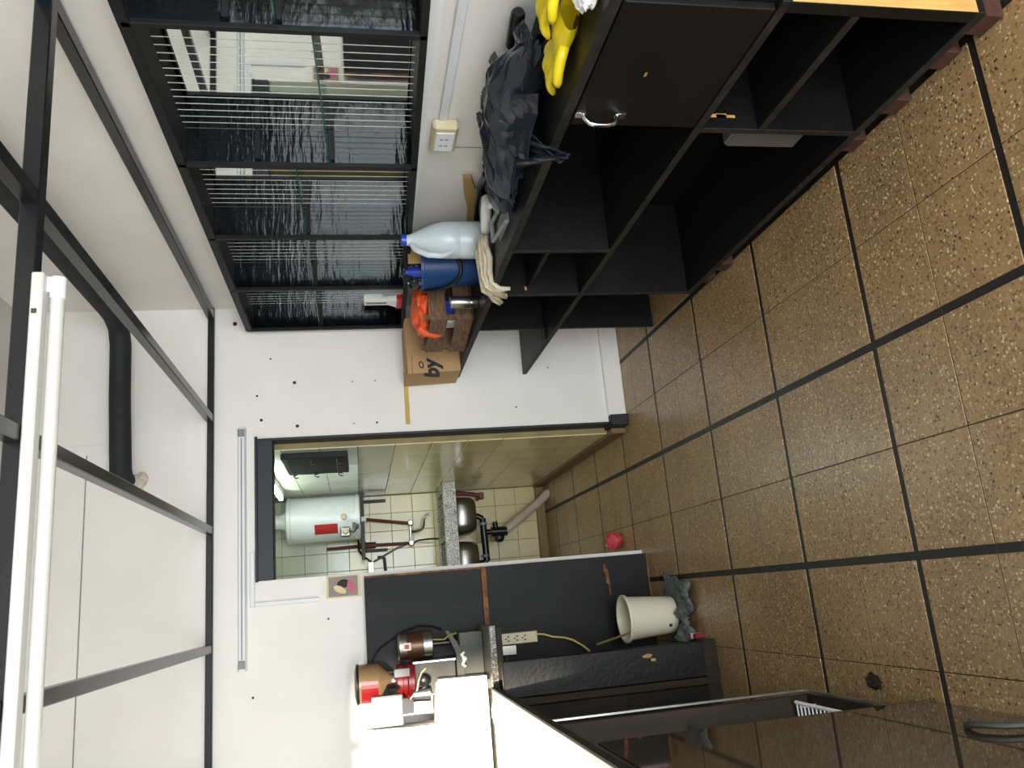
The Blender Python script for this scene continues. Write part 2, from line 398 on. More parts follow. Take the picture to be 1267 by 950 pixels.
obj('black_wire', MB().tube([(.32, 1.89, ZG+.048), (.30, 1.815, ZG+.08), (.27, 1.81, ZG+.10)], .004, 6), 'blackpl', wt, True)
obj('black_wire', MB().tube([(.25, 1.89, ZG+.048), (.23, 1.815, ZG+.09), (.20, 1.81, ZG+.13)], .005, 6), 'blackpl', wt, True)

dp = thing('black_duct', (1.2, YB, 2.6), 'thick black insulated pipe bent along the top of the walls', 'pipe')
pc = (1.36, 4.02)
path = [(1.48, YF+.02, 2.635), (1.48, 2., 2.635), (1.48, 3.9, 2.635), (1.475, 4.02, 2.635), (1.44, 4.10, 2.633), (1.36, 4.135, 2.631), (1.1, 4.137, 2.627), (.80, 4.138, 2.615), (.73, 4.142, 2.613), (.695, 4.17, 2.612), (.685, 4.22, 2.612), (.685, 4.262, 2.612)]
obj('pipe', MB().tube(path, .05, 16), 'ducts', dp, True)
fo = MB().blob((.665, 4.235, 2.585), (.05, .03, .055), 3, .5, 9, 2); fo.blob((.70, 4.24, 2.54), (.035, .02, .03), 2, .4, 8, 5)
obj('foam_seal', fo, 'foam', dp, True)

# empty lamp batten, cable trunking and print on the end wall
eb = thing('empty_lamp_batten', (.33, YB, 2.06), 'grey lamp batten without a tube above the doorway', 'lamp')
obj('channel', MB().prism([(YB-.03, 2.052), (YB-.03, 2.08), (YB-.001, 2.088), (YB-.001, 2.044)], 0, -.255, .93), 'pvc', eb)
for x in (.90, -.225): obj('lamp_holder', MB().box((x-.018, YB-.045, 2.05), (x+.018, YB-.03, 2.082), bev=.003), 'greyp', eb)
obj('groove', MB().box((-.2, YB-.032, 2.063), (.875, YB-.029, 2.069)), 'greyp', eb)
tr = thing('cable_trunking', (.06, YB, 1.70), 'white plastic trunking bent in an L beside the doorway', 'trunking')
obj('trunking_run', MB().box((.035, YB-.016, 2.008), (.30, YB-.001, 2.03), bev=.003), 'pvc', tr)
obj('trunking_drop', MB().box((.036, YB-.016, 1.70), (.058, YB-.001, 2.008), bev=.003), 'pvc', tr)
pp = thing('wall_print', (.095, YB, 1.5), 'small colour print taped beside the doorway above the black board', 'picture')
obj('card', MB().box((.045, YB-.005, 1.497), (.155, YB-.0005, 1.665)), mat('print_card', (222, 208, 160), .6, var=.1, scale=20), pp)
q = YB-.0065
obj('print_ground', MB().box((.052, q, 1.512), (.148, YB-.005, 1.655)), mat('print_grey', (150, 136, 130), .6, var=.15, scale=30), pp)
def ell(cx, cz, a, b, th=0, y0=q-.001, y1=q, n=16):
    ct, st = math.cos(th), math.sin(th)
    return MB().prism([(cx+a*math.cos(2*math.pi*i/n)*ct-b*math.sin(2*math.pi*i/n)*st, cz+a*math.cos(2*math.pi*i/n)*st+b*math.sin(2*math.pi*i/n)*ct) for i in range(n)], 1, y0, y1)
obj('dark_shape', ell(.112, 1.585, .022, .03, .3), 'ink', pp)
obj('pink_shape', ell(.098, 1.545, .034, .018, .2, q-.0015, q-.0008), mat('print_pink', (196, 96, 120), .6), pp)
obj('pale_shape', ell(.085, 1.60, .016, .034, -.5, q-.002, q-.0012), mat('print_cream', (230, 206, 150), .6), pp)
obj('tape', MB().box((.07, YB-.0015, 1.66), (.13, YB-.0003, 1.69)), 'paper', pp)
tag(obj('yellow_strip', MB().box((.912, YB-.012, 1.206), (1.20, YB-.001, 1.228), bev=.002), 'yellowst'), 'thin yellow wooden strip fixed to the end wall', 'wood strip')

# ------------------------------------------------------------------ mirrored wall case on the right wall
XF = 1.44; XM = 1.574
cs = thing('mirrored_wall_case', (1.51, 2.8, 1.21), 'black wall display case with mirror strip back and glass shelves', 'display case')
posts = [.72, 1.27, 1.835, 2.512, 3.07, 3.62, 4.19]
zb = lambda y: 1.272 + (y-1.82)*(1.213-1.272)/(4.2-1.82)      # the lower edge sags slightly
ZT = 2.035
def slope_bar(y0, y1, x0, x1, dz0, dz1):
    m_ = MB(); bm = m_.bm
    vs = [bm.verts.new((x, y, zb(y)+dz)) for x in (x0, x1) for y in (y0, y1) for dz in (dz0, dz1)]
    for f in [(0, 1, 3, 2), (4, 6, 7, 5), (0, 4, 5, 1), (2, 3, 7, 6), (0, 2, 6, 4), (1, 5, 7, 3)]: bm.faces.new([vs[i] for i in f])
    return m_
y0, y1 = posts[0], posts[-1]
obj('top_rail', MB().box((XF, y0, ZT-.022), (XR-.001, y1, ZT), bev=.002), 'caseblk', cs)
obj('front_top_rail', MB().box((XF-.004, y0, ZT-.03), (XF+.02, y1, ZT+.002), bev=.002), 'caseblk', cs)
obj('bottom_board', slope_bar(y0, y1, XF, XR-.001, 0, .014), 'caseblk', cs)
obj('front_bottom_rail', slope_bar(y0, y1, XF-.004, XF+.02, -.002, .018), 'caseblk', cs)
obj('back_panel', MB().box((XM+.0006, y0, 1.215), (XR-.001, y1, ZT-.01)), 'jointw', cs)
for i, y in enumerate(posts):
    obj('divider', MB().box((XF+.002, y-.006, zb(y)+.01), (XM+.004, y+.008, ZT-.02)), 'film', cs)
    obj('front_post', MB().box((XF-.004, y-.010, zb(y)), (XF+.012, y+.010, ZT-.005), bev=.002), 'caseblk', cs)
SP = .0352
mm = {}
for i in range(len(posts)-1):
    a, b = posts[i]+.008, posts[i+1]-.006
    zlo = zb(b)+.006
    nst = round((b-a)/SP); sp = (b-a)/nst
    for k_ in range(nst):
        key = i; y = a + k_*sp
        if key not in mm:
            o = obj('mirror_strip', MB().box((XM, .0022, zlo), (XM+.003, sp-.0022, ZT-.022)), 'mirror', cs); mm[key] = o.data
        else:
            o = bpy.data.objects.new('mirror_strip', mm[key]); COL.objects.link(o); adopt(o, cs)
        o.location = (0, y, 0)
for i in range(len(posts)-1):
    a, b = posts[i]+.008, posts[i+1]-.006
    zs = 1.658 if i != 2 else 1.546
    sl = 0 if i != 2 else .022
    gl = MB(); bm = gl.bm
    def slab(m_, x0, x1):
        vs = [m_.bm.verts.new((x, yy, zs + (sl*(1-(yy-a)/(b-a)) if sl else 0) + dz)) for x in (x0, x1) for yy in (a, b) for dz in (0, .005)]
        for f in [(0, 1, 3, 2), (4, 6, 7, 5), (0, 4, 5, 1), (2, 3, 7, 6), (0, 2, 6, 4), (1, 5, 7, 3)]: m_.bm.faces.new([vs[q_] for q_ in f])
        return m_
    sh = obj('glass_shelf', slab(MB(), XF+.0215, XM-.002), 'glass', cs)
    obj('green_edge', slab(MB(), XF+.0185, XF+.0215), 'gedge', sh)
    for yy in (a, b):
        s_ = 1 if yy == a else -1
        obj('shelf_batten', MB().box((XF+.02, yy, zs-.016), (XM-.002, yy+s_*.012, zs-.001)), 'caseblk', cs)
    if i in (1, 2):
        obj('shelf_batten', MB().box((XF+.02, b, 1.772), (XM-.002, b-.012, 1.788)), 'caseblk', cs)
        if i == 1: obj('glass_shelf', MB().box((XF+.02, a, 1.789), (XM-.002, b, 1.794)), 'glass', cs)

# items standing on the floor of the case's last bay
zc = zb(3.85)+.016
t = thing('white_dispenser', (1.475, 3.86, zc), 'white plastic holder with red foot in the mirrored case', 'holder')
obj('foot', MB().box((1.45, 3.80, zc), (1.50, 3.93, zc+.03), bev=.004), 'redcap', t)
obj('body', MB().prism([(3.81, zc+.03), (3.92, zc+.03), (3.885, zc+.07), (3.885, zc+.19), (3.83, zc+.19), (3.83, zc+.07)], 0, 1.455, 1.495), 'white', t)
obj('slot', MB().box((1.4535, 3.845, zc+.08), (1.4545, 3.868, zc+.18)), 'greyp', t)
tag(obj('plastic_cup', MB().lathe([(.024, 0), (.034, .10), (.0325, .10), (.023, .003)], (1.487, 3.755, zc), 20), 'cup', None, True), 'clear plastic cup beside the white dispenser in the mirrored case', 'cup')
tag(obj('black_clamp', MB().box((1.47, 3.66, zc), (1.52, 3.70, zc+.065), bev=.008).box((1.475, 3.70, zc+.04), (1.51, 3.725, zc+.062), bev=.006), 'blackpl'), 'small black plastic clamp in the mirrored case', 'clamp')

# trunking and socket on the right wall
ct = thing('wall_conduit', (XR, 1.5, 1.16), 'white flat cable trunking running to the wall socket', 'trunking')
obj('cover', MB().box((XR-.016, .4, 1.148), (XR-.001, 2.42, 1.178), bev=.003), 'pvc', ct)
obj('lid_rib', MB().box((XR-.018, .4, 1.158), (XR-.015, 2.42, 1.168)), 'pvc', ct)
so = thing('wall_socket', (XR, 2.5, 1.1), 'ivory surface socket box on the white wall below the case', 'socket')
obj('box', MB().box((XR-.042, 2.42, 1.108), (XR-.001, 2.585, 1.198), bev=.01), 'ivory', so)
pl = obj('face_plate', MB().box((XR-.0455, 2.45, 1.12), (XR-.04, 2.565, 1.186), bev=.003), 'white', so)
for yy in (2.49, 2.528):
    obj('pin_hole', MB().box((XR-.0462, yy-.003, 1.140), (XR-.045, yy+.003, 1.152)).box((XR-.0462, yy-.003, 1.158), (XR-.045, yy+.003, 1.170)), 'greyp', pl)

# ------------------------------------------------------------------ long black shelf unit and worktop
UX, UB = 1.165, XR-.004
top = thing('black_worktop', (1.37, 2.8, .93), 'long black painted worktop along the right wall', 'worktop')
obj('board', MB().box((UX, 1.318, .925), (UB, YB-.004, .947), bev=.002), 'blackwood', top)
obj('front_edge', MB().box((UX-.003, 1.318, .923), (UX, YB-.004, .949)), 'edgewood', top)
u = thing('black_shelf_unit', (1.37, 2.4, 0), 'low black painted wooden shelving unit with open bays on the right', 'shelving')
def board(n, a, b, m_='blackwood', p=u, e=None):
    o = obj(n, MB().box(a, b, bev=.0015), m_, p)
    return o
def fedge(p, a, b):
    obj('front_edge', MB().box(a, b), 'edgewood', p)
ms = board('shelf', (UX+.002, 1.318, .548), (UB, YB-.004, .567)); fedge(ms, (UX-.0005, 1.318, .547), (UX+.002, YB-.004, .568))
bs = board('bottom_shelf', (UX+.002, 1.318, .068), (UB, 3.04, .088)); fedge(bs, (UX-.0005, 1.318, .067), (UX+.002, 3.04, .089))
ns = board('shelf', (UX+.002, 1.355, .365), (UB-.02, 1.80, .383)); fedge(ns, (UX-.0005, 1.355, .364), (UX+.002, 1.80, .384))
board('shelf', (1.19, 2.61, .77), (UB-.02, 3.02, .787))
for (y, za, zb_, xa) in [(3.03, .088, .547, UX), (3.03, .567, .925, UX), (2.60, .567, .925, UX), (1.81, .088, .548, UX), (1.81, .567, .925, UX+.02)]:
    dv = board('divider', (xa+.002, y-.009, za), (UB, y+.009, zb_)); fedge(dv, (xa-.0005, y-.0095, za), (xa+.002, y+.0095, zb_))
board('leg_panel', (1.235, 3.665, 0), (UB, 3.683, .547)); board('leg_panel', (1.235, 3.665, .567), (UB, 3.683, .925))
board('cleat', (1.18, 3.650, .5672), (1.235, 3.665, .58), 'edgewood')
board('back_panel', (UB-.012, 1.353, .088), (UB-.0005, 3.66, .925))
ep = board('end_panel', (UX, 1.318, .088), (UB, 1.353, .548)); obj('raw_face', MB().box((UX+.001, 1.3165, .09), (UB, 1.318, .546)), 'rawwood', ep)
board('end_panel', (UX+.02, 1.318, .567), (UB, 1.353, .925))
d = obj('door', MB().box((UX+.001, 1.345, .571), (UX+.02, 1.800, .915), bev=.002), 'blackwood', u)
hx = UX+.001
h = MB(); hy = 1.752
h.tube([(hx, hy, .895), (hx-.012, hy, .892), (hx-.026, hy, .88), (hx-.03, hy, .862), (hx-.03, hy, .835), (hx-.026, hy, .817), (hx-.012, hy, .805), (hx, hy, .802)], .0062, 10)
h.box((hx-.004, hy-.010, .888), (hx+.0005, hy+.012, .915), bev=.001); h.box((hx-.004, hy-.010, .782), (hx+.0005, hy+.012, .809), bev=.001)
obj('handle', h, 'chrome', d, True)
obj('paint_chip', MB().box((hx-.0006, 1.575, .782), (hx, 1.590, .788)), 'tan', d)
wc = MB()
for (zz, yy, l_, w_) in [(.50, 1.8005, .05, .010), (.485, 1.8005, .03, .012), (.47, 1.8005, .05, .008)]:
    wc.box((1.20, yy-.001, zz-l_/2), (1.20+w_, yy+.0005, zz+l_/2))
obj('worn_patch', wc, 'rawwood', u)
jn = MB().box((1.215, 3.0195, .76), (1.26, 3.0208, .775)).box((1.185, 3.0195, .787), (1.20, 3.0208, .795))
obj('worn_patch', jn, 'rawwood', u)
for (y, x) in [(1.372, 1.178), (1.51, 1.185), (1.70, 1.18), (1.90, 1.185), (2.79, 1.178), (2.95, 1.19)]:
    obj('foot', MB().box((x, y-.035, 0), (x+.09, y+.035, .068), bev=.003), 'redwood', u)
    obj('foot', MB().box((1.47, y-.035, 0), (1.56, y+.035, .068), bev=.003), 'redwood', u)
jb = thing('grey_metal_box', (1.30, 1.87, .2), 'grey metal box fixed to the divider below the middle shelf', 'box')
obj('body', MB().box((1.195, 1.8205, .20), (1.42, 1.93, .42), bev=.004), 'clay', jb)
obj('cover', MB().box((1.190, 1.823, .205), (1.195, 1.926, .415), bev=.002), 'clay', jb)

# ------------------------------------------------------------------ things on the worktop, near to far
ZW = .947
# rubber gloves
def glove(name, wrist, yaw, z, lab, spread=1.0):
    e = thing(name, (wrist[0], wrist[1], z), lab, 'glove', 'yellow rubber gloves on the worktop')
    f = Vector((math.sin(yaw), math.cos(yaw), 0)); r = Vector((math.cos(yaw), -math.sin(yaw), 0)); w0 = Vector((wrist[0], wrist[1], z))
    P = lambda a, b, c: tuple(w0 + f*a + r*b + Vector((0, 0, c)))
    pb = MB()
    def sec(t, v):
        a = t*.17; wd = .048 - .010*math.sin(t*3.1) + .006*t; h = .022 + .008*math.sin(t*6)
        an = v*2*math.pi
        wob = 1 + .12*noise.noise(Vector((t*4, math.cos(an)*1.5, math.sin(an)*1.5 + wrist[1]*9)))
        return Vector(P(a, math.cos(an)*wd*wob, .022 + math.sin(an)*h*wob))
    pb.grid(sec, 10, 17)
    obj('palm_and_cuff', pb, 'yellow', e, True, 0)
    for k, (b, l, bend, yo) in enumerate([(-.038, .088, .010, -.10), (-.013, .102, .014, -.03), (.013, .098, .008, .05), (.037, .080, .016, .14)]):
        pts = []; n = 7
        for i in range(n):
            t = i/(n-1)
            pts.append(P(.150 + l*t, b + math.sin(yo)*l*t*spread, .022 + .014*math.sin(t*3.1) - bend*t*1.2))
        rr = [.0125, .0128, .0125, .012, .0115, .0105, .006]
        obj('finger', MB().tube(pts, rr, 10), 'yellow', e, True, 0)
    pts = [P(.07, -.035, .022), P(.095, -.055, .028), P(.12, -.072, .03), P(.145, -.080, .026), P(.158, -.083, .022)]
    obj('thumb', MB().tube(pts, [.014, .0145, .0138, .0125, .007], 10), 'yellow', e, True, 0)
    return e
glove('rubber_glove', (1.345, 1.37, 0), -.12, ZW+.052, 'yellow rubber glove lying on top of the other glove')
glove('rubber_glove', (1.285, 1.53, 0), -.02, ZW+.004, 'yellow rubber glove whose fingers rest flat on the black worktop')
cl = MB(); cl.blob((1.245, 1.40, ZW+.026), (.045, .05, .03), 4, .22, 8, 3, flat=ZW+.001)
tag(obj('white_cloth', cl, 'white', None, True), 'crumpled white cloth beside the yellow rubber gloves', 'cloth')
mk = thing('white_rod', (1.54, 2.0, ZW), 'white rod with thick black grip lying against the wall', 'rod')
obj('shaft', MB().tube([(1.545, 1.97, ZW+.058), (1.545, 2.32, ZW+.016)], .011, 12), 'white', mk, True)
obj('grip', MB().tube([(1.545, 1.845, ZW+.064), (1.545, 1.855, ZW+.064), (1.545, 1.985, ZW+.057), (1.545, 1.99, ZW+.057)], [.016, .021, .021, .016], 14), 'blackpl', mk, True)
tag(obj('wall_peg', MB().tube([(XR-.002, 2.29, 1.046), (1.53, 2.285, 1.052)], .005, 8), 'dsteel'), 'thin grey metal peg sticking out of the right wall', 'peg')

# crumpled black plastic bag
bagr = thing('black_plastic_bag', (1.37, 2.2, ZW), 'long crumpled shiny black plastic bag spread over the worktop', 'plastic bag')
CL = [(1.76, 1.40, .015, .025), (1.84, 1.41, .04, .055), (1.96, 1.415, .075, .085), (2.10, 1.395, .10, .085), (2.22, 1.375, .125, .075), (2.32, 1.345, .125, .065), (2.41, 1.33, .10, .055), (2.49, 1.31, .05, .03)]
def bsec(t, v):
    k = t*(len(CL)-1); i = min(int(k), len(CL)-2); f = k-i
    y, x, w_, h_ = [CL[i][q_]*(1-f) + CL[i+1][q_]*f for q_ in range(4)]
    a = v*2*math.pi
    d = Vector((math.cos(a), t*7, math.sin(a)))
    rg = 1 - abs(noise.noise(d*1.2))*1.3
    n_ = .70 + .48*rg + .07*noise.noise(d*3.5)
    p = Vector((x + math.cos(a)*w_*n_, y + .03*noise.noise(d*2.2+Vector((9, 0, 0))), ZW + .004 + h_*.55 + math.sin(a)*h_*n_))
    if p.z < ZW+.002: p.z = ZW+.002
    if p.x > XR-.01: p.x = XR-.01
    return p
bo = obj('bag_body', MB().grid(bsec, 26, 21), 'bag', bagr)
def fold(pts, th=.004, sub=4):
    """pleated pointed flap through four corners"""
    a, b, c_, d_ = [Vector(p) for p in pts]
    m_ = MB()
    nrm = (b-a).cross(d_-a).normalized()
    def f(u_, v_):
        p = (a*(1-u_)+b*u_)*(1-v_) + (d_*(1-u_)+c_*u_)*v_
        return p + nrm*(.014*math.sin(u_*9+v_*2)*(1-v_*.6) + .006*noise.noise(Vector((u_*5, v_*5, a.y*7))))
    m_.grid(f, 11, 9)
    o = obj('fold', m_, 'bag', bagr)
    sd_ = o.modifiers.new('thickness', 'SOLIDIFY'); sd_.thickness = th; sd_.offset = 0
    return o
for f_ in ([(1.45, 1.760, 1.02), (1.46, 1.980, 1.055), (1.31, 2.020, 1.0), (1.385, 1.750, 1.0)],
           [(1.51, 1.970, 1.06), (1.50, 2.170, 1.06), (1.35, 2.140, 1.03), (1.38, 1.920, 1.03)],
           [(1.38, 1.980, 1.045), (1.33, 2.200, 1.03), (1.19, 2.030, .985), (1.28, 1.830, .98)],
           [(1.50, 2.150, 1.055), (1.46, 2.268, 1.05), (1.30, 2.234, 1.03), (1.34, 2.060, 1.04)],
           [(1.34, 2.100, 1.01), (1.30, 2.268, .99), (1.085, 1.830, .925), (1.08, 1.800, .93)],
           [(1.30, 2.000, .99), (1.32, 2.150, .99), (1.10, 1.880, .93), (1.095, 1.860, .932)],
           [(1.42, 2.234, 1.055), (1.40, 2.350, 1.03), (1.515, 2.309, 1.06), (1.52, 2.288, 1.065)],
           [(1.42, 2.227, 1.045), (1.36, 2.458, .985), (1.20, 2.309, .975), (1.27, 2.100, 1.0)],
           [(1.45, 2.288, 1.03), (1.42, 2.486, .99), (1.27, 2.486, .962), (1.27, 2.309, 1.0)],
           [(1.40, 2.370, 1.02), (1.36, 2.513, .98), (1.22, 2.418, .955), (1.27, 2.322, .985)]):
    fold(f_)
dpn = thing('grey_scoop', (1.27, 2.55, ZW), 'small grey plastic scoop at the end of the black bag', 'scoop')
obj('pan', MB().prism([(1.235, 2.50), (1.325, 2.50), (1.315, 2.68), (1.245, 2.68)], 2, ZW+.001, ZW+.006), 'greyp', dpn)
obj('rim', MB().tube([(1.235, 2.50, ZW+.012), (1.245, 2.68, ZW+.028), (1.315, 2.68, ZW+.028), (1.325, 2.50, ZW+.012)], .008, 8), 'greyp', dpn, True)
hd = thing('plastic_scraper', (1.37, 2.7, ZW), 'white plastic scraper with curved grip beside the black bag', 'scraper')
obj('grip', MB().tube([(1.318, 2.55, 1.0), (1.38, 2.62, .998), (1.375, 2.70, .988), (1.37, 2.78, .978), (1.365, 2.85, .968), (1.364, 2.875, .964)], [.010, .019, .021, .020, .018, .008], 12), 'white', hd, True)
obj('neck', MB().tube([(1.39, 2.47, 1.006), (1.386, 2.56, 1.0)], [.009, .011], 12), 'greyp', hd, True)
bt = MB().tube([(1.46, 2.58, 1.00), (1.50, 2.74, .995), (1.545, 2.85, .972), (1.545, 2.98, .967), (1.54, 3.1, .960)], [.014, .016, .014, .014, .010], 8)
tag(obj('black_strap', bt, 'blackpl', None, True), 'black rubber strap along the wall behind the white handle', 'strap')
tw_ = MB().prism([(2.80, 1.05), (2.80, 1.018), (2.9, .985), (3.05, .958), (3.14, .95), (3.20, .95), (3.20, .985), (3.05, 1.0), (2.92, 1.03)], 0, XR-.022, XR-.003)
tag(obj('tan_board', tw_, 'tan'), 'curved tan wooden piece leaning on the wall by the jug', 'wood piece')

# jug
jx, jy = 1.405, 3.015
jg = thing('plastic_jug', (jx, jy, ZW), 'translucent white plastic jug with blue cap on the worktop', 'jug')
prof = [(.066, 0), (.074, .006), (.076, .02), (.076, .10), (.0745, .105), (.0745, .11), (.076, .115), (.075, .165), (.066, .205), (.046, .255), (.028, .295), (.022, .308), (.0215, .325)]
jo = obj('body', MB().lathe(prof, (jx, jy, ZW), 32), 'jug', jg, True)
obj('handle', MB().tube([(jx-.022, jy-.012, ZW+.300), (jx-.056, jy-.032, ZW+.286), (jx-.086, jy-.050, ZW+.24), (jx-.092, jy-.053, ZW+.185), (jx-.066, jy-.038, ZW+.135)], [.010, .012, .0125, .012, .011], 10), 'jug', jg, True)
obj('cap', MB().lathe([(.024, 0), (.024, .02), (.021, .023)], (jx, jy, ZW+.318), 18), 'blue2', jg, True)
tag(obj('teal_lid', MB().lathe([(.05, 0), (.055, .004), (.055, .026), (.048, .03)], (1.462, 2.86, ZW+.001), 20), 'teal', None, True), 'round teal plastic lid behind the white jug', 'lid')
# cotton rag over the edge
rg = thing('cotton_rag', (1.22, 2.85, ZW), 'twisted cream cotton rag hanging over the worktop edge', 'rag')
for k in range(7):
    o_ = (k-3)*.010
    zz = .012 + .010*((k*37) % 3)
    pts = [(1.335+.01*math.sin(k), 2.87+o_*1.5, ZW+zz+.012), (1.30, 2.88+o_*1.8, ZW+zz+.016), (1.25, 2.895+o_*1.9, ZW+zz+.008), (1.20, 2.915+o_*1.6, ZW+zz+.004), (1.16, 2.93+o_*1.6, ZW+zz-.004), (1.142, 2.945+o_*2.1, ZW-.018), (1.136+.004*math.sin(k*2), 2.955+o_*2.6, ZW-.055-.008*math.cos(k*1.7))]
    pts = [(p[0]+.004*math.sin(i*2+k), p[1]+.006*math.sin(i*1.7+k*2), p[2]+.003*math.sin(i*2.3+k)) for i, p in enumerate(pts)]
    obj('strand', MB().tube(pts, [.009, .012, .013, .012, .011, .011, .008], 7), 'cotton', rg, True, 0)
obj('knot', MB().blob((1.318, 2.87, ZW+.033), (.022, .028, .026), 3, .5, 9, 4), 'cotton', rg, True, 0)
# blue bucket
bx_, by_ = 1.395, 3.262
bk = thing('blue_bucket', (bx_, by_, ZW), 'dark blue plastic bucket with black handle behind the jug', 'bucket')
obj('shell', MB().lathe([(.078, 0), (.082, .004), (.098, .235), (.104, .237), (.104, .25), (.097, .25), (.094, .236), (.078, .008)], (bx_, by_, ZW), 32), 'bluepl', bk, True)
hp = [(bx_ + .104*math.cos(math.radians(a)), by_ + .104*math.sin(math.radians(a)) , ZW + .235 - .155*math.sin(math.radians((a-150)/180*180))) for a in range(150, 331, 15)]
obj('handle', MB().tube(hp, .009, 8), 'blackpl', bk, True)
tag(obj('blue_bottle', MB().lathe([(.024, 0), (.024, .12), (.012, .14), (.012, .155)], (bx_-.02, by_+.01, ZW+.155), 16), 'blue2', None, True), 'small blue bottle poking out of the blue bucket', 'bottle')
tag(obj('red_bottle', MB().lathe([(.016, 0), (.016, .13), (.009, .15), (.009, .16)], (bx_+.022, by_-.02, ZW+.135), 14), 'redcap', None, True), 'red capped stick bottle standing in the blue bucket', 'bottle')
tag(obj('brown_pad', MB().box((bx_+.0, by_-.045, ZW+.12), (bx_+.055, by_-.028, ZW+.30), bev=.003), 'tan'), 'tan scouring pad standing in the blue bucket', 'pad')
tag(obj('dark_bag', MB().blob((bx_-.015, by_+.055, ZW+.27), (.05, .035, .05), 4, .5, 9, 6), 'bag', None, True), 'dark plastic bag bunched in the blue bucket', 'plastic bag')
# metal can
cn = thing('metal_can', (1.235, 3.30, ZW), 'small shiny metal cylinder on the worktop by the crate', 'can')
obj('wall', MB().lathe([(.026, 0), (.0275, .004), (.0275, .12), (.026, .124), (.024, .122), (.024, .118)], (1.238, 3.29, ZW), 24), 'steel', cn, True)
obj('ring', MB().lathe([(.0285, 0), (.0285, .006)], (1.238, 3.29, ZW+.03), 24), 'chrome', cn, True)
# wooden crate with slats (built square, then turned)
cr = thing('wooden_crate', (1.216, 3.43, ZW), 'weathered wooden slat crate beside the cardboard box', 'crate')
cr.rotation_euler = (0, 0, math.radians(8))
def cpart(n, a, b, m_='crate', rot=None):
    o = obj(n, MB().box(a, b, bev=.0015, rot=rot), m_); o.parent = cr; return o
CW, CD, CH_ = .27, .33, .225        # x width, y depth, height in the crate's own axes
for (x, y) in [(0, 0), (CW-.022, 0), (0, CD-.022), (CW-.022, CD-.022)]:
    cpart('corner_post', (x, y, 0), (x+.022, y+.022, CH_))
for z0_, z1_ in [(.012, .088), (.125, .205)]:
    cpart('slat', (-.002, -.008, z0_), (CW+.002, 0, z1_)); cpart('slat', (-.002, CD, z0_), (CW+.002, CD+.008, z1_))
    cpart('slat', (-.008, -.008, z0_-.004), (0, CD+.008, z1_-.006)); cpart('slat', (CW, -.008, z0_), (CW+.008, CD+.008, z1_))
for i in range(4): cpart('floor_slat', (.004+i*.066, .0, 0), (.064+i*.066, CD, .008))
ob = MB().blob((1.315, 3.60, ZW+.215), (.11, .14, .05), 4, .28, 7, 8)
obag = tag(obj('orange_bag', ob, 'orange', None, True, 60), 'crumpled orange plastic bag bulging out of the wooden crate', 'plastic bag')
of = MB().tube([(1.215, 3.55, ZW+.245), (1.195, 3.57, ZW+.21), (1.185, 3.58, ZW+.17), (1.186, 3.585, ZW+.14)], [.014, .018, .014, .006], 8)
obj('bag_handle', of, 'orange', obag, True)
tag(obj('blue_packet', MB().box((1.255, 3.45, ZW+.012), (1.315, 3.50, ZW+.17), bev=.008), 'blue2'), 'blue packet inside the wooden crate', 'packet')
tag(obj('white_packet', MB().box((1.245, 3.56, ZW+.012), (1.30, 3.66, ZW+.15), bev=.01), 'paper'), 'white packet inside the wooden crate', 'packet')
# cardboard box
bx = thing('cardboard_box', (1.25, 4.1, ZW), 'printed brown cardboard box in the corner of the worktop', 'box')
obj('carton', MB().prism([(1.128, ZW+.001), (1.42, ZW+.001), (1.42, 1.222), (1.118, 1.226)], 1, 3.99, 4.236), 'card', bx)
obj('flap', MB().box((1.12, 3.99, 1.2225), (1.41, 4.10, 1.226)), 'card', bx)
obj('flap', MB().box((1.12, 4.13, 1.2225), (1.41, 4.236, 1.226)), 'card', bx)
obj('crease', MB().box((1.118, 3.9885, 1.196), (1.22, 3.9905, 1.198)), 'ink', bx)
def text(body, size, loc, rot, m_, parent, name='printed_text'):
    cu = bpy.data.curves.new(name, 'FONT'); cu.body = body; cu.size = size; cu.extrude = .0004; cu.shear = .2; cu.offset = .004
    o = bpy.data.objects.new(name, cu); COL.objects.link(o); pass
    dg = bpy.context.evaluated_depsgraph_get(); me = bpy.data.meshes.new_from_object(o.evaluated_get(dg))
    bpy.data.objects.remove(o)
    q_ = bpy.data.objects.new(name, me); COL.objects.link(q_); me.materials.clear(); me.materials.append(MT[m_])
    q_.matrix_world = Matrix.Translation(loc) @ Matrix.Rotation(rot[0], 4, 'X')
    if rot[1]: q_.matrix_world = q_.matrix_world @ Matrix.Rotation(rot[1], 4, 'Z')
    mw = q_.matrix_world.copy(); q_.parent = parent; q_.matrix_parent_inverse = Matrix.Translation(-root_of(parent)); q_.matrix_basis = mw
    return q_
text('by', .105, (1.092, 3.9893, 1.062), (math.pi/2, .08), 'ink', bx)
obj('logo', ell(1.165, 1.15, .020, .013, .3, 3.9885, 3.9905), 'ink', bx)
obj('logo_centre', ell(1.165, 1.15, .013, .007, .3, 3.988, 3.9887), 'card', bx)

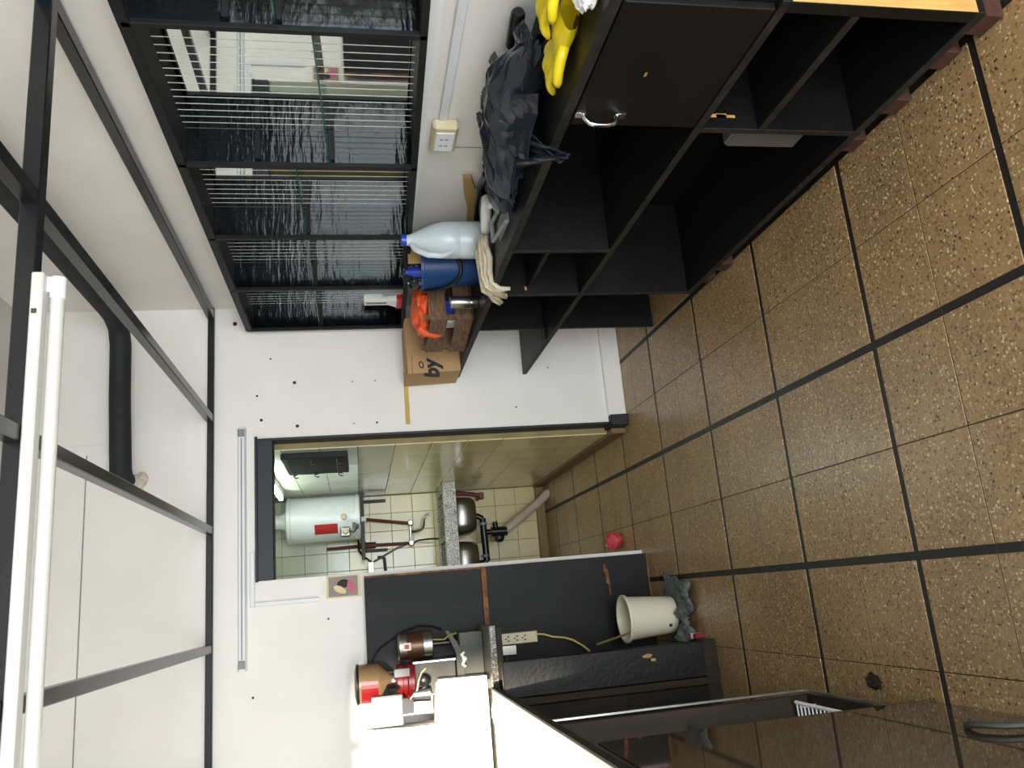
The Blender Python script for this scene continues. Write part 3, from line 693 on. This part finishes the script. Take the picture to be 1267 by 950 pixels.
# ------------------------------------------------------------------ kitchen seen through the doorway
# water heater
hx_, hy_ = .645, 6.25
wh = thing('water_heater', (hx_, hy_, 1.48), 'white cylindrical gas water heater on the kitchen wall', 'water heater')
obj('tank', MB().lathe([(.165, 0), (.172, .006), (.172, .03), (.168, .034), (.168, .50), (.173, .504), (.173, .525), (.16, .535)], (hx_, hy_, 1.48), 40), 'enamel', wh, True)
obj('flue', MB().lathe([(.075, 0), (.055, .05), (.05, .14), (.05, .30)], (hx_, hy_, 2.012), 24), 'enamel', wh, True)
lb = obj('label', MB().lathe([(.1695, 0), (.1695, .165)], (hx_, hy_, 1.645), 40), 'redlab', wh, True)
bm = bmesh.new(); bm.from_mesh(lb.data)
bmesh.ops.delete(bm, geom=[f for f in bm.faces if len(f.verts) > 4 or not (-2.35 < math.atan2(f.calc_center_median().y-hy_, f.calc_center_median().x-hx_) < -1.95)], context='FACES')
bm.to_mesh(lb.data); bm.free()
def on_tank(a, z, r=.172): return (hx_+r*math.cos(a), hy_+r*math.sin(a), z)
obj('knob', MB().lathe([(.022, 0), (.022, -.03), (.017, -.036)], on_tank(-1.62, 1.60, .168), 18, axis='y'), 'ivory', wh, True)
obj('burner_window', MB().box((hx_-.10, hy_-.160, 1.492), (hx_-.045, hy_-.140, 1.54)), 'blackpl', wh)
gv = obj('gas_valve', MB().box((hx_-.155, hy_-.215, 1.555), (hx_-.085, hy_-.14, 1.625), bev=.008), 'steel', wh)
obj('valve_knob', MB().lathe([(.022, 0), (.024, -.02), (.016, -.03)], (hx_-.118, hy_-.215, 1.588), 16, axis='y'), 'ivory', gv, True)
obj('valve_pipe', MB().tube([(hx_-.12, hy_-.18, 1.56), (hx_-.12, hy_-.18, 1.53), (hx_-.10, hy_-.18, 1.51), (hx_-.08, hy_-.16, 1.505)], .008, 8), 'steel', wh, True)
obj('mount_bar', MB().box((hx_+.17, hy_+.02, 1.44), (hx_+.185, KY-.008, 2.2), bev=.002), 'blackpl', wh)
br = thing('heater_bracket', (.6, 6.3, 1.46), 'dark steel bracket carrying the water heater', 'bracket')
obj('front_angle', MB().box((.32, 6.16, 1.452), (.845-.03, 6.185, 1.479), bev=.002), 'dsteel', br)
for x in (.40, .78):
    obj('arm', MB().box((x-.012, 6.185, 1.456), (x+.012, KY-.008, 1.478), bev=.002), 'dsteel', br)
    obj('wall_leg', MB().box((x-.012, KY-.03, 1.28), (x+.012, KY-.008, 1.456), bev=.002), 'dsteel', br)
obj('white_clip', MB().box((.60, 6.145, 1.438), (.635, 6.16, 1.475), bev=.003), 'white', br)
# pipes and tap
hpz = thing('hot_pipe', (.6, 6.4, 1.1), 'red oxide hot water pipe from the heater down to the tap', 'pipe')
obj('run', MB().tube([(.64, 6.36, 1.478), (.635, 6.40, 1.42), (.59, 6.43, 1.12)], .012, 10), 'redpipe', hpz, True)
cpz = thing('cold_pipe', (.42, 6.4, 1.1), 'red oxide cold water pipe with tee beside the heater', 'pipe')
obj('run', MB().tube([(.435, 6.41, 1.74), (.44, 6.41, 1.45), (.435, 6.43, 1.12)], .012, 10), 'redpipe', cpz, True)
obj('tee', MB().tube([(.44, 6.41, 1.49), (.44, 6.41, 1.37)], .024, 12).tube([(.46, 6.41, 1.46), (.52, 6.36, 1.475)], .015, 10), 'redpipe', cpz, True)
tp = thing('wall_tap', (.51, 6.4, 1.09), 'chrome two handled wall tap above the granite sink', 'tap')
obj('bridge', MB().tube([(.435, 6.425, 1.098), (.59, 6.425, 1.098)], .011, 12), 'chrome', tp, True)
for x in (.435, .59):
    obj('tap_handle', MB().lathe([(.020, 0), (.024, -.015), (.024, -.03), (.014, -.045)], (x, 6.43, 1.098), 14, axis='y'), 'chrome', tp, True)
    obj('wall_flange', MB().lathe([(.028, 0), (.022, -.02), (.014, -.03)], (x, KY-.006, 1.098), 16, axis='y'), 'chrome', tp, True)
obj('spout', MB().tube([(.52, 6.42, 1.09), (.52, 6.38, 1.05), (.53, 6.34, 1.01), (.56, 6.31, 1.0), (.60, 6.30, 1.0), (.63, 6.295, .985), (.635, 6.292, .945)], .009, 10), 'chrome', tp, True)
tag(obj('black_hose', MB().tube([(.43, 6.40, 1.09), (.445, 6.34, 1.05), (.445, 6.27, .98), (.44, 6.25, .895)], .007, 8), 'blackpl', None, True), 'thin black hose curving from the tap into the sink', 'hose')
tag(obj('gas_hose', MB().tube([(.50, 6.22, 1.53), (.47, 6.24, 1.50), (.40, 6.30, 1.50), (.36, 6.36, 1.47), (.31, 6.42, 1.40), (.40, 6.43, 1.22), (.43, 6.43, 1.13)], .008, 8), 'blackpl', None, True), 'black gas hose looping below the water heater', 'hose')
tag(obj('gas_pipe', MB().tube([(.345, 6.43, 1.36), (.345, 6.435, 1.33), (.335, 6.435, 1.31), (.20, 6.435, 1.30), (.05, 6.435, 1.30)], .012, 10), 'dsteel', None, True), 'dark grey gas pipe running left under the heater', 'pipe')
tag(obj('steel_upright', MB().box((.05, 6.10, 1.395), (.30, 6.14, 1.44), bev=.003), 'steel'), 'bright steel channel beside the heater bracket', 'steel channel')
# sink
sk = thing('granite_sink_top', (.1, 6.2, .85), 'speckled granite sink top with two steel bowls', 'sink')
gtop = MB(); y0_, y1_ = 5.89, KY-.001
for a, b in [((-.68, y0_, .79), (KX-.008, 5.99, .88)), ((-.68, 6.36, .84), (KX-.008, y1_-.007, .88)), ((.755, 5.99, .84), (KX-.008, 6.36, .88)), ((.40, 5.99, .84), (.44, 6.36, .88)), ((-.68, 5.99, .84), (.08, 6.36, .88))]: gtop.box(a, b)
obj('slab', gtop, 'granite', sk)
def bowl(x0, x1):
    m_ = MB(); cx, cy = (x0+x1)/2, 6.175; a, b = (x1-x0)/2, .185
    prof = [(1.0, .845), (1.0, .72), (.96, .665), (.80, .63), (.3, .622)]
    rings = []
    for s_, z in prof:
        ring = []
        for k_ in range(28):
            an = 2*math.pi*k_/28; e = .45
            ring.append(m_.bm.verts.new((cx + s_*a*math.copysign(abs(math.cos(an))**e, math.cos(an)), cy + s_*b*math.copysign(abs(math.sin(an))**e, math.sin(an)), z)))
        rings.append(ring)
    for i in range(len(rings)-1):
        for k_ in range(28): m_.bm.faces.new((rings[i][k_], rings[i][(k_+1) % 28], rings[i+1][(k_+1) % 28], rings[i+1][k_]))
    m_.bm.faces.new(rings[-1])
    o = obj('bowl', m_, 'steel', sk, True)
    sd_ = o.modifiers.new('thickness', 'SOLIDIFY'); sd_.thickness = .003
bowl(.445, .725); bowl(.085, .395)
dr = thing('sink_drain', (.4, 6.15, .5), 'black plastic waste pipes under the granite sink', 'drain')
obj('outlet', MB().tube([(.58, 6.16, .625), (.58, 6.16, .60), (.565, 6.16, .575), (.54, 6.16, .565)], .022, 12), 'blackpl', dr, True)
obj('cross_pipe', MB().tube([(.56, 6.16, .565), (.24, 6.16, .555)], .026, 14), 'blackpl', dr, True)
obj('outlet', MB().tube([(.26, 6.16, .555), (.235, 6.16, .565), (.225, 6.16, .60), (.225, 6.16, .63)], .024, 12), 'blackpl', dr, True)
for x in (.53, .29): obj('collar', MB().tube([(x, 6.16, .564), (x-.02, 6.16, .5635)], .031, 14), 'greyp', dr, True)
obj('trap', MB().tube([(.455, 6.16, .545), (.455, 6.16, .50)], .02, 12).tube([(.455, 6.16, .505), (.455, 6.16, .385)], .036, 16), 'blackpl', dr, True)
obj('trap_cup', MB().lathe([(.034, 0), (.034, -.05), (.02, -.06)], (.405, 6.16, .45), 16, axis='y').tube([(.455, 6.16, .43), (.395, 6.16, .44)], .03, 12), 'blackpl', dr, True)
obj('inlet_plug', MB().tube([(.46, 6.16, .465), (.53, 6.15, .475)], .02, 12), 'blackpl', dr, True)
tag(obj('drain_hose', MB().tube([(.455, 6.16, .40), (.49, 6.17, .35), (.66, 6.25, .10), (.73, 6.28, .02), (.735, 6.285, .001)], [.03, .034, .034, .033, .033], 14), 'drain', None, True), 'pale waste hose slanting from the trap to the floor', 'hose')
rb = thing('red_pipe_stub', (.75, 6.3, .6), 'red oxide pipe stub under the sink near the corner', 'pipe')
obj('stub', MB().tube([(.775, 6.23, .838), (.77, 6.23, .70), (.745, 6.23, .555)], .017, 10), 'redpipe', rb, True)
obj('elbow', MB().box((.715, 6.21, .532), (.768, 6.25, .572), bev=.006).tube([(.742, 6.24, .552), (.742, KY-.006, .552)], .014, 10), 'redpipe', rb)
# hook board on the side wall
hb = thing('hook_board', (KX-.02, 4.9, 1.53), 'dark board with rows of hooks on the kitchen side wall', 'hook board')
obj('board', MB().box((.792, 4.44, 1.54), (KX-.007, 5.0, 1.895), bev=.003), 'boardb', hb)
for zz in (1.86, 1.74, 1.60):
    for k_ in range(5):
        yy = 4.50 + k_*.105
        obj('hook', MB().tube([(.793, yy, zz), (.768, yy, zz), (.760, yy, zz-.014), (.763, yy, zz-.026)], .0035, 6), 'blackpl', hb, True)
# lit tube on the kitchen side wall
kl = thing('kitchen_lamp', (KX, 5.5, 1.95), 'lit fluorescent tube high on the kitchen side wall', 'lamp')
obj('housing', MB().box((KX-.05, 4.60, 2.0), (KX-.007, 5.85, 2.05), bev=.004), 'white', kl)
obj('tube', MB().tube([(KX-.07, 4.65, 2.015), (KX-.07, 5.80, 2.015)], .014, 12), 'lamp', kl, True)
# pink thing on the kitchen floor
pk = MB().blob((.235, 4.60, .042), (.05, .06, .045), 3, .35, 6, 9, flat=.001)
pk = tag(obj('pink_wrapper', pk, 'pink', None, True, 50), 'crumpled pink wrapper on the floor beside the black board', 'wrapper')
obj('white_end', MB().blob((.225, 4.69, .03), (.035, .03, .03), 2, .3, 6, 2, flat=.001), 'paper', pk, True)

# ------------------------------------------------------------------ black boards left of the doorway
b1 = thing('upper_black_board', (-.05, 4.2, .89), 'black board above the counter with worn orange edges', 'board')
obj('panel', MB().box((-.32, 4.185, .895), (.128, 4.205, 1.48), bev=.002), 'boardb', b1)
obj('worn_edge', MB().box((.128, 4.184, .895), (.138, 4.206, 1.48)), 'rust', b1)
obj('seam', MB().box((-.32, 4.1842, 1.182+.0), (-.3, 4.1855, 1.185)), 'ink', b1)
obj('seam', MB().box((-.05, 4.1843, .895), (-.047, 4.1855, 1.48)), 'ink', b1)
b2 = thing('lower_black_board', (-.05, 4.19, 0), 'black board standing on the floor below the counter', 'board')
obj('panel', MB().box((-.45, 4.185, .004), (.138, 4.205, .868), bev=.002), 'boardb', b2)
obj('worn_edge', MB().box((-.45, 4.1835, .868), (.138, 4.206, .893)), 'rust', b2)
sc_ = MB()
for (a, b, zz, ww) in [(.10, .055, .235, .010), (.075, .0, .225, .013), (.06, -.06, .22, .006)]:
    sc_.box((a, 4.1838, zz), (b, 4.1855, zz+ww))
obj('scratch', sc_, 'rust', b2)
obj('floor_edge', MB().box((-.1, 4.1838, .0), (.138, 4.1855, .006)), 'rust', b2)
ps = thing('power_strip', (-.225, 4.17, .64), 'ivory power strip fixed upright on the black board', 'power strip')
bar = obj('bar', MB().box((-.252, 4.155, .636), (-.198, 4.184, .857), bev=.004), 'ivory', ps)
for zz in (.83, .79, .745, .705):
    obj('socket_holes', MB().box((-.238, 4.1542, zz-.010), (-.232, 4.1553, zz)).box((-.218, 4.1542, zz-.010), (-.212, 4.1553, zz)).box((-.228, 4.1542, zz+.004), (-.222, 4.1553, zz+.012)), 'ink', bar)
tag(obj('yellow_cable', MB().tube([(-.215, 4.172, .636), (-.22, 4.165, .60), (-.235, 4.15, .56), (-.245, 4.14, .50), (-.26, 4.13, .46), (-.29, 4.10, .42), (-.315, 4.06, .40)], .005, 8), 'cable', None, True), 'thin yellow cable hanging from the power strip', 'cable')

# wooden cabinet and terrazzo counter at the end wall
cb = thing('wooden_cabinet', (-.6, 3.8, 0), 'worn black and brown wooden cabinet under the counter end', 'cabinet')
obj('body', MB().box((-.95, 3.48, .03), (-.36, 4.15, .87), bev=.003), 'brownd', cb)
obj('plinth', MB().box((-.95, 3.48, 0), (-.37, 4.15, .03)), 'brown', cb)
for (x0, x1) in [(-.42, -.275), (-.60, -.455), (-.78, -.635)]:
    obj('board', MB().box((x0, 3.455, .055), (x1, 3.48, .94), bev=.003), 'blackwood' if x1 > -.3 else 'brownd', cb)
for x in (-.4525, -.6325):
    obj('stile', MB().box((x, 3.45, .02), (x+.03, 3.48, .94), bev=.003), 'brown', cb)
obj('kick_rail', MB().box((-.95, 3.452, .0), (-.272, 3.48, .06), bev=.003), 'brown', cb)
obj('paint_chip', MB().blob((-.312, 3.455, .315), (.008, .0015, .02), 2, .6, 9, 3).blob((-.33, 3.455, .29), (.006, .0015, .012), 2, .6, 9, 4), 'tan', cb)['kind'] = 'stuff'
tc_ = thing('terrazzo_counter', (-.6, 4.0, .9), 'dark speckled terrazzo counter holding the coffee grinder', 'counter')
obj('slab', MB().box((-1.05, 3.80, .903), (-.14, 4.183, .932), bev=.002), 'granited', tc_)
obj('wood_rail', MB().box((-1.05, 3.815, .873), (-.148, 3.835, .902), bev=.002), 'brown', tc_)
obj('bracket', MB().box((-.30, 4.155, .75), (-.258, 4.184, .90)), 'steel', tc_)

# coffee grinder
ZT_ = .932; gx, gy = -.355, 4.06
gr = thing('coffee_grinder', (gx, gy, ZT_), 'red coffee grinder with clear hopper and vertical motor', 'coffee grinder')
obj('base_plate', MB().box((-.40, 4.03, ZT_), (-.165, 4.16, ZT_+.115), bev=.004), 'dsteel', gr)
obj('column_plate', MB().prism([(-.255, ZT_+.10), (-.155, ZT_+.16), (-.15, ZT_+.18), (-.255, ZT_+.135), (-.43, ZT_+.135), (-.43, ZT_+.10)], 1, 4.0, 4.03), 'dsteel', gr)
obj('arm_plate', MB().box((-.425, 4.01, ZT_+.14), (-.285, 4.12, ZT_+.335), bev=.004), 'dsteel', gr)
obj('arm_edge', MB().box((-.285, 4.0, ZT_+.14), (-.278, 4.12, ZT_+.34)), 'chrome', gr)
mo = obj('motor', MB().lathe([(.062, .045), (.062, .125)], (-.208, 4.09, 1.17), 28), 'motor', gr, True)
obj('end_band', MB().lathe([(.058, 0), (.065, .004), (.065, .045), (.062, .047)], (-.208, 4.09, 1.17), 28), 'steel', mo, True)
obj('end_band', MB().lathe([(.062, .122), (.065, .124), (.065, .158), (.058, .166)], (-.208, 4.09, 1.17), 28), 'steel', mo, True)
obj('name_plate', MB().box((-.225, 4.0235, 1.275), (-.19, 4.030, 1.315), bev=.001), 'paper', mo)
obj('plate_mark', MB().box((-.217, 4.0225, 1.285), (-.198, 4.0236, 1.305)), 'redlab', mo)
obj('motor_shaft', MB().tube([(-.208, 4.09, ZT_+.11), (-.208, 4.09, 1.175)], .014, 12), 'blackpl', gr, True)
obj('red_housing', MB().lathe([(.078, 0), (.082, .004), (.082, .03), (.074, .036), (.074, .055), (.080, .058), (.080, .082), (.05, .09)], (gx-.01, gy, 1.265), 32), 'redpl', gr, True)
obj('grey_plate', MB().box((-.335, 3.966, 1.29), (-.298, 3.985, 1.362), bev=.003), 'greyp', gr)
obj('neck', MB().lathe([(.03, 0), (.034, .004), (.034, .018), (.03, .02)], (gx, gy, 1.353), 20), 'chrome', gr, True)
hpn = obj('hopper', MB().lathe([(.032, 0), (.036, .008), (.083, .055), (.086, .06), (.088, .15), (.086, .152)], (gx, gy, 1.372), 32), 'hop', gr, True)
obj('lid', MB().lathe([(.090, 0), (.092, .004), (.090, .012), (.05, .02)], (gx, gy, 1.523), 32), 'blackpl', hpn, True)
st = MB()
for i in range(8):
    a0 = math.radians(200+i*10); a1 = math.radians(210+i*10)
    st.bm.faces.new([st.bm.verts.new((gx+.0885*math.cos(a), gy+.0885*math.sin(a), z)) for a, z in ((a0, 1.435), (a1, 1.435), (a1, 1.512), (a0, 1.512))])
obj('red_sticker', st, 'redpl', hpn)
obj('lever', MB().tube([(-.37, 3.985, 1.385), (-.40, 3.955, 1.40), (-.43, 3.945, 1.41)], [.014, .018, .012], 10).tube([(-.39, 3.965, 1.40), (-.385, 3.95, 1.36), (-.375, 3.96, 1.345)], .01, 8), 'blackpl', gr, True)
obj('cable', MB().tube([(-.31, 4.0, 1.215), (-.325, 3.985, 1.235), (-.355, 3.975, 1.25), (-.40, 3.97, 1.262), (-.435, 3.97, 1.295)], .0045, 8), 'ivory', gr, True)
obj('cable', MB().tube([(-.15, 4.165, ZT_+.18), (-.13, 4.165, 1.16), (-.12, 4.165, 1.22), (-.14, 4.165, 1.30), (-.21, 4.168, 1.42), (-.26, 4.165, 1.46), (-.30, 4.12, 1.45)], .005, 8), 'blackpl', gr, True)
obj('wing_nut', MB().tube([(-.285, 3.995, 1.03), (-.285, 4.03, 1.03)], .012, 10).tube([(-.285, 3.985, 1.03), (-.262, 3.982, 1.045), (-.255, 3.982, 1.03)], .008, 8).tube([(-.285, 3.985, 1.03), (-.31, 3.982, 1.042), (-.318, 3.982, 1.028)], .008, 8), 'white', gr, True)
obj('hand_screw', MB().tube([(-.185, 3.995, 1.175), (-.188, 3.99, 1.12), (-.17, 3.985, 1.095), (-.165, 3.985, 1.06)], .0045, 8), 'rod', gr, True)
obj('spout', MB().lathe([(.034, 0), (.03, .05), (.03, .08)], (-.42, 3.99, 1.20), 18), 'chrome', gr, True)
obj('knob', MB().lathe([(.016, 0), (.03, -.01), (.03, -.03), (.015, -.04)], (-.36, 4.01, 1.225), 14, axis='y'), 'blackpl', gr, True)
obj('dosing_box', MB().box((-.535, 3.925, 1.33), (-.405, 4.04, 1.47), bev=.004), 'greyp', gr)
obj('white_cover', MB().box((-.53, 3.905, 1.335), (-.41, 3.925, 1.463), bev=.006), 'cwhite', gr)
# white machine
wm = thing('white_machine', (-.7, 4.0, ZT_), 'white stepped machine housing glaring in the sun on the counter', 'machine')
wp = MB().prism([(-.360, ZT_+.012), (-1.0, ZT_+.012), (-1.0, 1.495), (-.538, 1.495), (-.546, 1.19), (-.372, 1.178), (-.356, 1.165)], 1, 3.90, 3.98)
obj('housing', wp, 'cwhite', wm)
obj('rear_housing', MB().box((-1.0, 3.98, ZT_+.012), (-.56, 4.17, 1.48), bev=.004), 'dsteel', wm)
obj('tray', MB().box((-.54, 3.98, ZT_+.012), (-.43, 4.005, 1.19), bev=.003), 'dsteel', wm)
for x in (-.40, -.95): obj('foot', MB().box((x-.02, 3.92, ZT_), (x+.02, 3.96, ZT_+.012)), 'blackpl', wm)

# ------------------------------------------------------------------ sunlit glass display counter
dc = thing('glass_display_counter', (-.7, 2.2, 0), 'display counter with sunlit white top and dark glass front', 'counter')
obj('top', MB().box((-1.02, .55, .945), (-.394, 3.62, .966), bev=.002), 'cwhite', dc)
obj('edge_band', MB().box((-.394, .55, .942), (-.386, 3.62, .967), bev=.001), 'brownd', dc)
obj('edge_band', MB().box((-1.02, 3.62, .942), (-.386, 3.628, .967), bev=.001), 'brownd', dc)
obj('plinth', MB().box((-.98, .62, 0), (-.415, 2.60, .082), bev=.003), 'brownd', dc)
obj('floor_panel', MB().box((-.98, .62, .082), (-.402, 2.60, .094), bev=.001), 'brownd', dc)
obj('back_panel', MB().box((-.98, .62, .094), (-.962, 3.44, .944)), 'brownd', dc)
for x0, x1 in [(-.56, -.402), (-.72, -.563), (-.96, -.723)]:
    obj('end_board', MB().box((x0, 2.575, .094), (x1, 2.59, .944), bev=.002), 'brown', dc)
obj('inner_shelf', MB().box((-.96, .64, .50), (-.62, 2.55, .515)), 'brown', dc)
obj('corner_post', MB().box((-.396, 2.593, .082), (-.388, 2.60, .945), bev=.001), 'steel', dc)
obj('bottom_rail', MB().box((-.396, .64, .085), (-.388, 2.593, .094), bev=.001), 'steel', dc)
obj('corner_post', MB().box((-.400, .62, 0), (-.388, .64, .945), bev=.001), 'chrome', dc)
obj('glass_pane', MB().box((-.3855, .64, .006), (-.3795, 2.10, .935)), 'dglass', dc)
obj('pane_edge', MB().box((-.3858, 2.10, .006), (-.3792, 2.102, .935)), 'brown', dc)
obj('pane_handle', MB().tube([(-.3795, 1.72, .19), (-.372, 1.715, .195), (-.366, 1.68, .19), (-.366, 1.64, .165), (-.366, 1.62, .12)], .008, 8), 'dsteel', dc, True)
obj('hinge', MB().box((-.52, 2.44, .50), (-.45, 2.57, .515), bev=.002), 'chrome', dc)
obj('hinge', MB().box((-.52, 2.44, .515), (-.512, 2.57, .56), bev=.002), 'chrome', dc)
wk = thing('wire_rack', (-.5, 2.3, .095), 'white wire rack lying in the bottom of the display counter', 'rack')
zr = .15
obj('front_rail', MB().tube([(-.418, 2.06, zr), (-.418, 2.55, zr)], .006, 8), 'white', wk, True)
obj('rear_rail', MB().tube([(-.62, 2.06, zr), (-.62, 2.55, zr)], .005, 8), 'white', wk, True)
wme = None
for i in range(22):
    y = 2.065 + i*.0228
    if wme is None:
        o = obj('wire', MB().tube([(-.418, 0, zr), (-.62, 0, zr)], .0028, 6), 'white', wk, True); wme = o.data
    else:
        o = bpy.data.objects.new('wire', wme); COL.objects.link(o); adopt(o, wk)
    o.location = (0, y, 0)
for x in (-.43, -.61):
    for y in (2.08, 2.53): obj('leg', MB().tube([(x, y, .0945), (x, y, zr)], .004, 6), 'white', wk)
pa = MB().blob((-.47, 3.50, .979), (.035, .05, .012), 3, .5, 9, 5, flat=.9665)
tag(obj('paper_scrap', pa, 'paper', None, False), 'crumpled paper scrap at the far end of the sunlit counter', 'paper')

# ------------------------------------------------------------------ bucket corner
wx, wy = -.172, 3.885
wbk = thing('white_bucket', (wx, wy, .012), 'white plastic bucket standing on a grey rag by the cabinet', 'bucket')
shell = obj('shell', MB().lathe([(.082, 0), (.086, .004), (.103, .235), (.111, .236), (.113, .242), (.111, .250), (.100, .250), (.098, .236), (.082, .008)], (wx, wy, .014), 40), 'pail', wbk, True)
obj('maker_mark', MB().box((wx-.052, wy-.080, .052), (wx-.038, wy-.070, .066)), 'ink', wbk)
tag(obj('thin_rod', MB().tube([(-.20, 3.90, .03), (-.235, 3.81, .27), (-.262, 3.70, .46)], .005, 8), 'rod', None, True), 'thin greenish metal rod leaning out of the white bucket', 'rod')
def ragf(u_, v_):
    x = -.29 + .29*u_; y = 3.62 + .36*v_
    d_ = Vector((x*14, y*14, 3))
    am = max(0, min(1, (3.82-y)/.06)); h_ = .004 + .075*abs(noise.noise(d_*.8))*am + .022*abs(noise.noise(d_*2.7))*am
    x += .05*noise.noise(Vector((v_*3, 1, 2))) + .06*(v_-.5)*(u_-.5); y += .10*noise.noise(Vector((u_*4, 5, 2)))
    return Vector((x, y, min(h_, .012) if (x-wx)**2+(y-wy)**2 < .0105 else h_))
rgo = obj('floor_rag', MB().grid(ragf, 44, 44), 'denim', None, True, 0)
so_ = rgo.modifiers.new('thickness', 'SOLIDIFY'); so_.thickness = .003; so_.offset = 1
tag(rgo, 'crumpled grey blue rag on the floor under the white bucket', 'rag')
pkb = thing('red_white_pack', (-.258, 3.66, 0), 'small red and white pack on the floor by the cabinet', 'pack')
obj('carton', MB().box((-.272, 3.56, .0), (-.250, 3.64, .045), bev=.002), 'redpl', pkb)
obj('white_band', MB().box((-.2725, 3.585, .0), (-.2495, 3.615, .0455), bev=.001), 'paper', pkb)
lf = MB().blob((-.352, 2.33, .006), (.022, .035, .007), 3, .5, 8, 11, flat=.001)
tag(obj('floor_debris', lf, 'brown', None), 'small dark scrap of debris on the floor by the display counter', 'debris')
